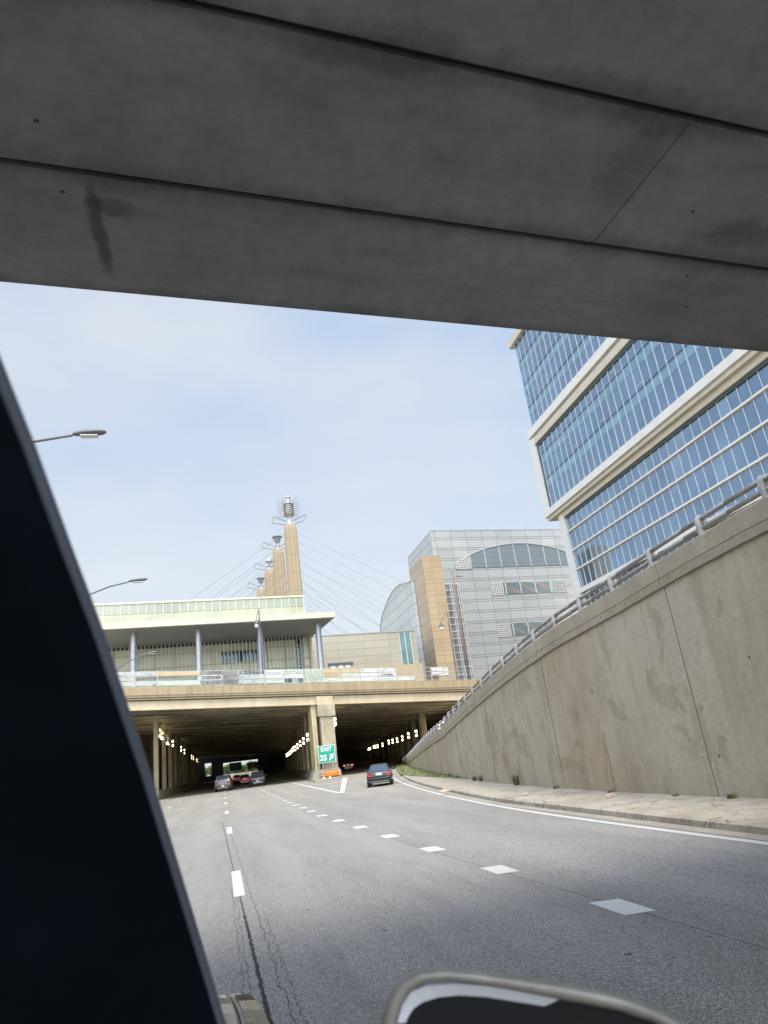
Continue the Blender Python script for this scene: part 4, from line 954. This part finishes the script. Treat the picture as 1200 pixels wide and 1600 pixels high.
# curtain wall: glass, three transoms, closely set white fins
q = MB(); q.box(-45, -1.0, 14.0, 14.4, 9.5, 21.42); cw = q.build('curtain_wall', M['curtain'], pv)
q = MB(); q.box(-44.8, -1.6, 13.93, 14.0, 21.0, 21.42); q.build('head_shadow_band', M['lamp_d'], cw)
k = 0; fins = MB(); xs = [-44.8 + .58 * i for i in range(75)]
for i, x in enumerate(xs): fins.box(x, x + .11, 13.4, 13.6, 15.9, 21.7)
structure(fins.build('sun_fin', M['fin'], cw), 'stuff')
for z in (16.55, 17.9, 19.9):
    MB().box(-45, -1.0, 13.55, 13.75, z, z + .12).build('transom', M['cream'], cw)
for i in range(16):
    x = -44.9 + 2.85 * i; MB().box(x, x + .14, 13.76, 13.99, 9.6, 20.9).build('mullion', M['cream'], cw)
for (x0, x1, z0, z1, m_) in ((-14.5, -9.4, 13.9, 16.3, 'dark_glass'), (-8.3, -4.2, 14.2, 16.2, 'dark_glass'), (-3.1, -2.1, 14.0, 21.0, 'dark_glass'), (-15, -9.2, 18.0, 19.8, 'dark_glass')):
    q = MB(); q.box(x0, x1, 13.94, 13.985, z0, z1); q.build('dark_window', M[m_], cw)
q = MB(); q.box(-1.0, -.6, 13.2, 14.6, 9.5, 21.42); q.build('end_post', M['cream'], pv)
MB().box(-45, -.8, 14.6, 22, 9.5, 21.4).build('inner_wall', M['bann_gr'], pv)
MB().box(-45, 3.5, 7.0, 7.6, 9.0, 12.1).build('low_wall', M['bann_t'], pv)
# clerestory band
q = MB(); q.box(-46, -2.6, 8.2, 18, 22.32, 26.5); cl = q.build('roof_band', M['green_glass2'], pv)
x = -2.6
i = 0
while x > -45.5:
    for (z0, z1, m_) in ((22.35, 25.15, 'green_glass2'), (25.2, 26.4, 'green_glass')):
        q = MB(); q.box(x - 1.11, x - .06, 8.12, 8.19, 24.0 if z0 < 23 else 25.15, 25.1 if z0 < 23 else 26.6); q.build('window', M[m_], cl)
    MB().box(x - .06, x + .04, 8.05, 8.18, 22.35, 26.62).build('mullion', M['cream'], cl)
    x -= 1.17; i += 1
MB().box(-46, -2.5, 8.0, 18.1, 26.64, 26.9).build('roof_cap', M['cream'], cl)

# ------------------------------------------------------------------ convention hall (right of centre)
cv = facade('convention_hall', 'large grey metal-panelled hall with a segmental arched louvre and lattice windows', 'building', (48.31, 142.01), 84)
q = MB(); q.prism([(0, 48.3), (55, 48.3), (55, 2), (0, 2)], 1, 0.0, 0.6)
q = MB(); q.box(0, 55, 0, .5, 9.2, 48.3); q.build('front_wall', M['conv'], cv)
rot = R_(90 - 84)
# left return wall runs straight back along the city grid (world Y)
def wpt(x, y, z):   # world -> local of the facade frame (x,y given relative to the facade origin in world axes)
    return (x * math.cos(-rot) - y * math.sin(-rot), x * math.sin(-rot) + y * math.cos(-rot), z)
q = MB(); q.hexa([wpt(0, 0, 2), wpt(50, 5, 2), wpt(50, 22, 2), wpt(0, 20.8, 2)], [wpt(0, 0, 48.28), wpt(50, 5, 48.28), wpt(50, 22, 48.28), wpt(0, 20.8, 48.28)])
q2 = MB(); q2.hexa([wpt(-.05, .02, 9.2), wpt(.3, .02, 9.2), wpt(.3, 20.8, 9.2), wpt(-.05, 20.8, 9.2)], [wpt(-.05, .02, 48.28), wpt(.3, .02, 48.28), wpt(.3, 20.8, 48.28), wpt(-.05, 20.8, 48.28)])
o = q2.build('side_wall', M['conv_side'], cv)
q = MB(); q.hexa([wpt(.4, .9, 47.5), wpt(50, 6.5, 47.5), wpt(50, 20, 47.5), wpt(.4, 20.6, 47.5)], [wpt(.4, .9, 48.2), wpt(50, 6.5, 48.2), wpt(50, 20, 48.2), wpt(.4, 20.6, 48.2)]); q.build('roof', M['galv'], cv)
q = MB(); q.box(-.1, 55, -.06, .3, 48.3, 48.5); q.build('roof_edge', M['galv'], cv)
for x, h in ((6, 1.2), (11.5, 1.6), (19, 1.0), (26, 1.4)):
    q = MB(); q.tube((x, 1.2, 48.2), (x, 1.2, 48.5 + h), .07, 6); q.box(x - .5, x + .5, 1.5, 2.6, 48.25, 48.9); q.build('roof_unit', M['galv'], cv)
# arched louvre window
arc = [(5.1, 39.2), (5.1, 40.4), (8.9, 42.35), (12.7, 43.7), (16.7, 44.5), (20.6, 44.95), (24.6, 44.9), (28.6, 44.35), (32.6, 43.4), (36.5, 42.0), (40.0, 40.2), (40.2, 39.2)]
q = MB(); q.prism([(8.9, 39.3)] + arc[2:-1] + [(40.0, 39.3)], 1, -.10, -.01); aw = q.build('arched_window', M['louvre'], cv)
for x, zt in ((8.85, 42.4), (12.72, 43.75), (16.7, 44.55), (20.6, 45.0), (24.6, 44.95), (28.65, 44.4), (32.65, 43.45), (36.5, 42.05)):
    MB().box(x - .16, x + .16, -.2, -.1, 39.2, zt - .05).build('mullion', M['conv_side'], aw)
q = MB()
for a, b in zip(arc[1:-1], arc[2:-1]): q.tube((a[0], -.1, a[1]), (b[0], -.1, b[1]), .13, 6)
q.build('arch_rim', M['galv'], aw)
def lattice(x0, x1, z0, z1, top=None):
    q = MB()
    poly = [(x0, z0), (x1, z0), (x1, z1), (x0, z1)] if top is None else top
    q.prism(poly, 1, -.10, -.01); b = q.build('lattice_panel', M['lattice_d'], cv)
    q = MB(); nx = max(2, round((x1 - x0) / .44)); nz = max(2, round((z1 - z0) / .44))
    for i in range(nx + 1):
        x = x0 + (x1 - x0) * i / nx; zt = z1
        if top: zt = 40.4 + (x - 5.1) * .513
        q.box(x - .085, x + .085, -.15, -.105, z0, zt)
    for j in range(nz + 1):
        z = z0 + (z1 - z0) * j / nz; xa = x0
        if top: xa = max(x0, 5.1 + (z - 40.4) / .513)
        if xa < x1: q.box(xa, x1, -.165, -.152, z - .085, z + .085)
    q.build('lattice_grid', M['lattice_w'], b)
lattice(5.1, 8.7, 39.2, 42.2, [(5.1, 39.2), (8.7, 39.2), (8.7, 42.25), (5.1, 40.4)])
for (za, zb) in ((32.75, 35.45), (23.25, 26.0)):
    lattice(12.9, 16.0, za, zb); lattice(29.6, 32.8, za, zb)
    q = MB(); q.box(16.2, 29.4, -.10, -.01, za, zb + .05); wb_ = q.build('ribbon_window', M['teal_glass'], cv)
    for x in (16.9, 20.75, 24.7):
        MB().box(x + .1, x + 3.75, -.125, -.105, za + .1, zb - .1).build('pane', M['mural'], wb_)
    for x in (16.7, 20.6, 24.55, 28.6):
        MB().box(x - .12, x + .12, -.2, -.13, za, zb).build('mullion', M['lattice_w'], wb_)
# stair window grid
q = MB(); q.box(1.3, 5.0, -.10, -.01, 11, 35.6); sw_ = q.build('stair_window', M['stair_glass'], cv)
for x in (1.3, 2.7, 3.15, 4.55, 5.0): MB().box(x - .10, x + .10, -.22, -.12, 11, 35.7).build('mullion', M['lattice_w'], sw_)
z = 11.2
while z < 35.8:
    MB().box(1.25, 5.05, -.26, -.225, z, z + .18).build('transom', M['lattice_w'], sw_); z += 1.53
# tan stone block in front
tb = thing('stone_block', 'tall tan stone-clad tower block standing against the grey hall', 'building', (42.0, 131.4, 0))
q = MB(); q.box(0, 4.1, 0, .4, 9.2, 39.4); q.build('front_wall', M['tan'], tb)
tb_f = tb.children[-1]
q = MB(); q.box(.5, 4.0, .401, 10.6, 9.2, 39.2); q.build('core', M['tan_side'], tb)
q = MB(); q.box(.02, .48, .402, 10.6, 9.2, 39.4); q.build('side_wall', M['tan_side'], tb)
# vaulted hall behind
vh = thing('vaulted_hall', 'pale metal-clad hall wing with a rounded vault end beside the tan block', 'building', (41.4, 139.0, 0))
prof = [(0, 9.2), (0, 36.2), (4.9, 37.0), (9, 37.9), (13.5, 38.2), (18, 38.0), (22.5, 37.2), (26.5, 36.2), (30.5, 34.9), (33.5, 32.8), (35.6, 29.6), (36.4, 25), (36.4, 9.2)]
q = MB(); q.prism(prof, 0, 0, .5); q.build('side_wall', M['dome'], vh)
q = MB(); q.prism([(a + .3, b - .4) if b > 10 else (a + .3, b) for a, b in prof], 0, .501, 6.2); q.build('roof', M['dome_roof'], vh)
q = MB()
for a, b in zip(prof[1:-1], prof[2:-1]): q.tube((-.02, a[0], a[1]), (-.02, b[0], b[1]), .14, 6)
q.build('roof_edge', M['galv'], vh)
# low block
lb = facade('low_block', 'low cream metal-panelled block between the pavilion and the tan stone block', 'building', (37.51, 129.69), 82)
q = MB(); q.box(-24, 0.4, 0, 9, 9.2, 23.8); q.build('front_wall', M['low'], lb)
q = MB(); q.box(-24.1, .5, -.1, 9.1, 23.8, 24.0); q.build('roof_edge', M['galv'], lb)
q = MB(); q.box(-3.1, -.7, -.06, -.005, 14, 23.6); tg = q.build('tall_window', M['teal_glass'], lb)
for x in (-3.1, -1.9, -.7): MB().box(x - .08, x + .08, -.14, -.065, 14, 23.6).build('mullion', M['lattice_w'], tg)
MB().box(-17.9, -13.0, -.08, -.01, 18.1, 18.7).build('vent_strip', M['lamp_d'], lb)
for x in (-17.4, -15.9, -14.6): MB().box(x, x + .9, -.12, -.085, 17.6, 18.15).build('vent', M['lattice_w'], lb)
MB().box(-24, .4, -1.5, -.5, 9.2, 17.3).build('base_wall', M['bann_t'], lb)

# ------------------------------------------------------------------ glass office building (right)
of = facade('office_building', 'glass office building with white slab edges and blue reflective panes above the retaining wall', 'building', (62.17, 108.44), 1.2)
NEAR = -96.0                                       # extends towards and past the camera
def face(z0, z1, u1, mat_, name='curtain_wall', v0=0.0, th=.3, u0=NEAR, par=None):
    # local +y points to the road; the building body lies on -y
    return MB().box(u0, u1, v0 - th, v0, z0, z1).build(name, M[mat_], par or of)
# cores behind the glass
MB().box(NEAR, .2, -38, -.9, 3, 77.0).build('core', M['dark_reveal'], of)
# lower block: four storeys
s1 = face(24.9, 38.4, -1.3, 'office_glass', 'lower_glazing', -.6, .2)
MB().box(-1.3, -.9, -.8, -.45, 24.9, 38.4).build('glazing_return', M['office_dark'], s1)
pitch = 1.85
for r in range(4):
    z0 = 25.05 + 3.54 * r
    for k in range(25):
        u1 = -4.95 - pitch * k if False else -1.45 - pitch * k
        q = MB(); q.box(u1 - pitch + .08, u1, -.6, -.575, z0 + .15, z0 + 3.3 if r < 3 else z0 + 2.9)
        b = (k * 7 + r * 3) % 5 == 0
        q.build('window', M['office_glass_b'] if b else M['office_glass'], s1)
q = MB()
for k in range(52):
    u = -1.45 - pitch * k; q.box(u, u + .055, -.575, -.46, 24.9, 38.4)
structure(q.build('vertical_mullion', M['mullion'], s1), 'stuff')
for z in (28.3, 31.85, 35.4):
    MB().box(NEAR, -1.3, -.56, -.28, z + .03, z + .31).build('slab_edge', M['white_frame'], s1)
    MB().box(NEAR, -1.3, -.575, -.5, z - .1, z - .03).build('slab_shadow', M['soffit_w'], s1)
MB().box(NEAR, -1.0, -.575, -.35, 38.0, 38.42).build('head_reveal', M['dark_reveal'], s1)
MB().box(-1.2, .62, -2.6, .02, 3, 39.1).build('corner_frame', M['white_frame'], of)
MB().box(NEAR, .6, -.9, .0, 24.15, 24.98).build('sill_band', M['white_frame'], of)
MB().box(NEAR, -1.25, -.95, -.62, 4, 24.1).build('podium_glazing', M['office_dark'], of)
q = MB()
for k in range(52): u = -1.45 - pitch * k; q.box(u, u + .09, -.62, -.5, 4, 24.1)
structure(q.build('podium_mullion', M['mullion'], of), 'stuff')
# slab A
MB().box(NEAR, .62, -2.5, .0, 38.42, 39.3).build('slab_lower_fascia', M['soffit_w'], of)
MB().box(NEAR, 3.6, -3.0, .62, 39.32, 39.98).build('slab_mid_fascia', M['soffit_w'], of)
MB().box(NEAR, 3.9, -3.2, 1.0, 40.0, 41.2).build('slab_upper_fascia', M['white_frame'], of)
# middle block
s2 = face(41.2, 54.6, 1.5, 'office_glass', 'middle_glazing', .35, .3)
MB().box(1.5, 2.0, -.1, .55, 41.2, 54.6).build('glazing_return', M['office_dark'], s2)
MB().box(2.0, 3.9, -3.0, .95, 41.2, 56.1).build('corner_frame', M['white_frame'], of)
for z in (45.3, 50.35):
    MB().box(NEAR, 1.45, .352, .40, z, z + 1.35).build('spandrel', M['office_teal'], s2)
    MB().box(NEAR, 1.45, .352, .42, z + 1.75, z + 1.85).build('transom', M['dark_reveal'], s2)
MB().box(NEAR, 1.7, .36, .55, 54.05, 54.58).build('head_reveal', M['dark_reveal'], s2)
q = MB()
for k in range(53): u = 1.2 - 1.9 * k; q.box(u, u + .06, .36, .50, 41.2, 54.6)
structure(q.build('vertical_mullion', M['mullion'], s2), 'stuff')
q = MB(); rr = random.Random(3)
for _ in range(22):
    k = rr.randrange(3, 40); z = rr.choice((43.0, 47.8, 52.2, 53.2)); u = 1.2 - 1.9 * k; q.box(u + .2, u + 1.7 - rr.random() * .5, .351, .40, z, z + .1)
structure(q.build('open_vent_edge', M['mullion'], s2), 'stuff')
MB().box(NEAR, 3.4, -2.8, .9, 54.62, 55.9).build('slab_lower_fascia', M['soffit_w'], of)
MB().box(NEAR, 3.2, -2.9, .45, 55.92, 56.6).build('slab_mid_fascia', M['soffit_w'], of)
MB().box(NEAR, 3.9, -3.0, 1.0, 56.62, 58.2).build('slab_upper_fascia', M['white_frame'], of)
# upper block
s3 = face(58.2, 77.4, 2.0, 'office_glass', 'upper_glazing', .35, .3)
MB().box(2.0, 2.3, -3.0, .45, 58.2, 77.4).build('glazing_return', M['office_teal'], s3)
for z in (61.0, 66.1, 71.3):
    MB().box(NEAR, 1.95, .352, .40, z, z + 1.25).build('spandrel', M['office_teal'], s3)
    MB().box(NEAR, 1.95, .352, .42, z + 1.75, z + 1.85).build('transom', M['dark_reveal'], s3)
q = MB()
for k in range(50): u = .75 - 2.0 * k; q.box(u, u + .06, .36, .50, 58.2, 77.4)
structure(q.build('vertical_mullion', M['mullion'], s3), 'stuff')
MB().box(NEAR, 3.9, -3.0, 1.1, 77.42, 79.0).build('roof_slab', M['soffit_w'], of)

# ------------------------------------------------------------------ pylons with sculptures and stay cables
def pylon(x, y, label, kind, left_arm=True, right_arm=True):
    t = thing('pylon', label, 'tower', (x, y, 0), R_(-6), 'concrete pylons of the cable-stayed hall')
    q = MB(); rings = []
    def ring(z, s, ch=.42): 
        a, b = s
        return [(-a, -b + ch * 1.4, z), (-a + ch, -b, z), (a - ch, -b, z), (a, -b + ch * 1.4, z), (a, b - ch, z), (a - ch, b, z), (-a + ch, b, z), (-a, b - ch, z)]
    q.loft([ring(0, (3.3, 3.3)), ring(64, (2.95, 2.95)), ring(92.5, (2.62, 2.6)), ring(94.5, (2.45, 2.5)), ring(96, (2.05, 2.1))])
    sh = q.build('shaft', M['tower'], t)
    q = MB(); q.hexa([(-3.32, -2.6, 5), (-3.27, -2.6, 5), (-3.27, 2.6, 5), (-3.32, 2.6, 5)], [(-2.75, -2.0, 90), (-2.65, -2.0, 90), (-2.65, 2.0, 90), (-2.75, 2.0, 90)]); q.build('side_shade', M['tower_side'], sh)  # grey strip paints the shade on the shaft's left facet
    q = MB()
    for i in range(10):
        a = i * math.pi / 5; q.tube((1.8 * math.cos(a), 1.8 * math.sin(a), 96), (1.4 * math.cos(a), 1.4 * math.sin(a), 97.2), .14, 5)
    q.lathe([(1.2, 96), (1.0, 98.6)], n=10); q.build('crown_base', M['sculpt'], t)
    for s in (-1, 1):
        q = MB(); r = .13
        a, b, c_, d_ = (s * 1.4, 0, 98.2), (s * 6.2, 0, 100.4), (s * 7.0, 0, 98.0), (s * 1.6, 0, 96.6)
        b, c_ = (s * 6.9, 0, 100.6), (s * 6.0 if s > 0 else s * 7.4, 0, 98.0)
        q.path([a, b, c_, d_], r * 1.4, 6); q.tube((s * .5, 0, 100.3), b, .07, 5); q.build('outrigger', M['sculpt_d'], t)
    if kind == 'tall':
        q = MB()
        q.lathe([(.55, 98), (.55, 101.5), (1.7, 102.0), (1.7, 102.2), (.8, 102.4), (.7, 112), (.6, 112.2)], n=12); q.build('mast', M['sculpt'], t)
        for i in range(6):
            z = 102.8 + 1.35 * i
            q = MB(); q.lathe([(1.3, z + .35), (2.05, z), (2.15, z + .12), (2.05, z + .3), (1.3, z + .75)], n=18); q.build('ring', M['ring_rust'], t)
        q = MB(); q.lathe([(1.5, 102.6), (1.75, 104), (1.7, 108), (1.5, 110.4)], n=14); q.build('drum', M['sculpt'], t)
        q = MB()
        for i in range(8):
            z = 101.8 + 1.28 * i; dz = (-.9 if i == 0 else 1.2 if i == 7 else .25)
            for k in range(8):
                a = k * math.pi / 4 + .2; q.tube((2.0 * math.cos(a), 2.0 * math.sin(a), z + .6), (5.0 * math.cos(a), 5.0 * math.sin(a), z + .6 + dz), .085, 5)
        q.build('spike', M['sculpt_d'], t)
        q = MB(); q.lathe([(.75, 112), (.75, 113.2), (.35, 113.4)], n=10); q.build('collar', M['sculpt'], t)
        q = MB(); q.lathe([(.05, 113.3), (.7, 113.55), (1.0, 114.2), (.95, 114.8), (.55, 115.4), (.1, 115.55)], n=16); q.build('ball', M['sculpt'], t, smooth=True)
        q = MB(); q.tube((0, 0, 115.5), (0, 0, 116.4), .05, 5); q.build('tip', M['sculpt'], t)
    elif kind == 'cup':
        q = MB(); q.lathe([(1.3, 98.3), (.7, 100.6), (.95, 101.2), (1.9, 104.2)], n=12); q.build('cup', M['sculpt_d'], t)
        q = MB(); q.lathe([(2.3, 104.2), (2.5, 104.6), (1.2, 105.3), (.6, 105.35)], n=14); q.build('rim', M['sculpt_d'], t)
    else:
        q = MB(); q.lathe([(1.2, 98.3), (.7, 100.8), (.9, 101.2), (1.5, 101.6), (1.7, 102.3), (1.5, 103), (1.6, 103.3), (1.3, 104.3), (.6, 105), (.3, 105.2)], n=14); q.build('bell', M['sculpt'], t, smooth=True)
        q = MB(); q.lathe([(1.75, 101.9), (1.95, 102.2), (1.75, 102.6)], n=16); q.build('ring', M['sculpt_d'], t)
        q = MB()
        for a in (-.3, .3): q.tube((a, 0, 105), (a, 0, 107.2), .08, 5)
        q.build('tip', M['sculpt'], t)
    for ch in t.children:
        if ch.name.split('.')[0] in ('mast', 'ring', 'drum', 'spike', 'collar', 'ball', 'tip', 'cup', 'rim', 'bell'):
            for v_ in ch.data.vertices: v_.co.z = 96 + (v_.co.z - 96) * (.70 if kind == 'tall' else .76)
    # stays fan out both sides to the hall roof
    for i in range(7):
        za = 92.6 - 4.0 * i; run = 92 - 11.5 * i
        for s in (-1, 1):
            q = MB(); q.tube((s * 2.8, 0, za), (s * (2.8 + run), -4 * s, 36), .065, 5); q.build('stay_cable', M['cable'], t)
    return t
pylon(31.8, 272.2, 'nearest and tallest-looking tan concrete pylon topped by a ringed, spiked sculpture and ball', 'tall')
pylon(29.35, 306.2, 'second tan concrete pylon, just left of the nearest, topped by a dark cup-shaped sculpture', 'cup')
pylon(27.7, 340.4, 'third tan concrete pylon topped by a bell-shaped sculpture', 'bell')
pylon(25.6, 379.0, 'farthest and leftmost tan concrete pylon topped by a small dark cup-shaped sculpture', 'cup')

# ------------------------------------------------------------------ our own car: pillar, mirror, bonnet edge
oc = thing('car', 'dark windscreen pillar, door mirror and bonnet edge of the car in the foreground', 'car')
def campt(x, y, dep):
    """a point of the car given by the direction it is seen in from the seat and its distance ahead"""
    v = Vector((x - 600, 800 - y, -F_PX)); v = v * (dep / F_PX)
    return Vector((0, 0, CAM_H)) + _M @ v
left = _M @ Vector((-1, 0, 0)); back = _M @ Vector((0, 0, 1))
edge = [((-60, 385), .40), ((0, 548), .43), ((60, 700), .46), ((118, 860), .49), ((165, 985), .52), ((203, 1100), .55), ((238, 1205), .58), ((270, 1310), .61), ((300, 1410), .64), ((330, 1510), .67), ((362, 1620), .70), ((395, 1740), .73)]
pts = [campt(p[0] - 3, p[1], dd) for p, dd in edge]
q = MB(); rings = []
for p in pts:
    rings.append([tuple(p), tuple(p + left * .004 + back * .010), tuple(p + left * .03 + back * .025), tuple(p + left * .14 + back * .05), tuple(p + left * .42 + back * .05), tuple(p + left * .42 - back * .03), tuple(p + left * .02 - back * .02)])
q.loft(rings); q.build('windscreen_pillar', M['pillar'], oc, smooth=False)
q = MB(); rings = []
for j, p in enumerate(pts):
    c_ = p - left * .001; r = .0038
    rings.append([tuple(c_ + left * (-math.cos(t) * r + .0028) + back * (math.sin(t) * r * 1.6 + .006)) for t in [k * math.pi / 4 for k in range(8)]])
q.loft(rings); q.build('pillar_trim', M['seal'], oc, smooth=True)
# mirror: rounded housing whose rim faces the cabin
top = [(588, 1760), (587, 1680), (590, 1625), (596, 1588), (606, 1556), (622, 1532), (648, 1517), (690, 1512), (740, 1516), (800, 1523), (860, 1532), (920, 1543), (980, 1557), (1040, 1580), (1092, 1612), (1130, 1660), (1140, 1760)]
cx, cy = 860, 1720
def off(p, k, dep, dy=0):
    vx, vy = cx - p[0], cy - p[1]; l = math.hypot(vx, vy); return campt(p[0] + vx / l * k, p[1] + vy / l * k + dy, dep)
D0 = .60
q = MB(); q.loft([[tuple(off(p, kk, dd)) for p in top] for kk, dd in ((60, D0 + .16), (24, D0 + .13), (6, D0 + .08), (0, D0 + .03), (2, D0 + .008), (9, D0), (19, D0 - .001), (25, D0 + .003), (27, D0 + .010))], cap=False)
hs = q.build('mirror_housing', M['housing'], oc, smooth=True)
q = MB(); q.loft([[tuple(off(p, kk, dd)) for p in top[2:12]] for kk, dd in ((27.5, D0 + .009), (30, D0 + .012), (47, D0 + .02))], cap=False, closed=False)
q = MB()
refl_top = [(596, 1600), (602, 1580), (612, 1562), (628, 1549), (654, 1540), (700, 1537), (750, 1541), (800, 1548), (868, 1558)]
ins = [(628, 1600), (632, 1590), (640, 1578), (654, 1568), (680, 1560), (712, 1557), (756, 1560), (800, 1567), (845, 1574)]
lp = [campt(a + 14, b, D0 + .012) for a, b in refl_top]; li = [campt(a + 6, b - 2, D0 + .020) for a, b in ins]
q.loft([[tuple(v) for v in lp], [tuple(v) for v in li], [tuple(v + (_M @ Vector((0, 0, -.004)))) for v in li], [tuple(v + (_M @ Vector((0, 0, -.004)))) for v in lp]], cap=False, closed=False)
q.build('sky_reflection', M['sky_reflection'], hs, smooth=False)  # pale colour stands in for the sky reflected in the mirror
q = MB(); n_ = len(top); vs = [tuple(off(p, 26, D0 + .022)) for p in top]; q.add(vs + [tuple(Vector(v) + (_M @ Vector((0, 0, -.01)))) for v in vs], [tuple(range(n_)), tuple(range(n_, 2 * n_))[::-1]] + [(i, (i + 1) % n_, n_ + (i + 1) % n_, n_ + i) for i in range(n_)])
q.build('mirror_glass', M['mirror_in'], hs)  # black colour stands in for the dark car side reflected in the glass
# bonnet edge and front wing ahead of the windscreen
def strip(name, rows, m, smooth=True):
    q = MB(); q.loft(rows, cap=True); return q.build(name, m, oc, smooth=smooth)
ys_ = [3.16, 3.13, 3.06, 2.96, 2.84, 2.7, 2.5, 2.2, 1.8, 1.4]
zs_ = [.92, .965, .99, 1.005, 1.015, 1.022, 1.03, 1.045, 1.06, 1.08]
xg = [-.045, -.028, -.012, 0.0, .012, .022, .030, .040, .050, .06]
strip('bonnet', [[(x, y, z - .03), (x, y, z - .004), (x - .006, y, z), (x - .10, y + .01, z + .012), (x - .35, y + .02, z + .03), (x - .9, y + .03, z + .04), (x - 1.6, y, z), (x - 1.62, y, z - .03)] for x, y, z in zip(xg, ys_, zs_)], M['hood'], False)
xo = [-.012, .028, .060, .082, .100, .114, .130, .146, .16, .17]
wing = strip('front_wing', [[(x + .007, y, z - .08), (x + .007, y, z - .006), (x + .012, y, z - .002), ((x * .4 + o * .6), y, z - .002), (o - .008, y, z - .012), (o, y, z - .035), (o + .012, y, z - .3), (x + .007, y, z - .3)] for x, o, y, z in zip(xg, xo, ys_, zs_)], M['hood'], False)
strip('shut_line', [[(x - .001, y, z - .02), (x + .0075, y, z - .02), (x + .0075, y, z - .012), (x - .001, y, z - .012)] for x, y, z in zip(xg, ys_, zs_)], M['mirror_in'])
q = MB(); q.loft([[(x + .018, y, z + .001), (o - .012, y, z - .008), (o - .012, y, z - .003), (x + .018, y, z + .004)] for x, o, y, z in list(zip(xg, xo, ys_, zs_))[3:7]]); q.build('headlight_lens', M['lens_smoke'], wing)
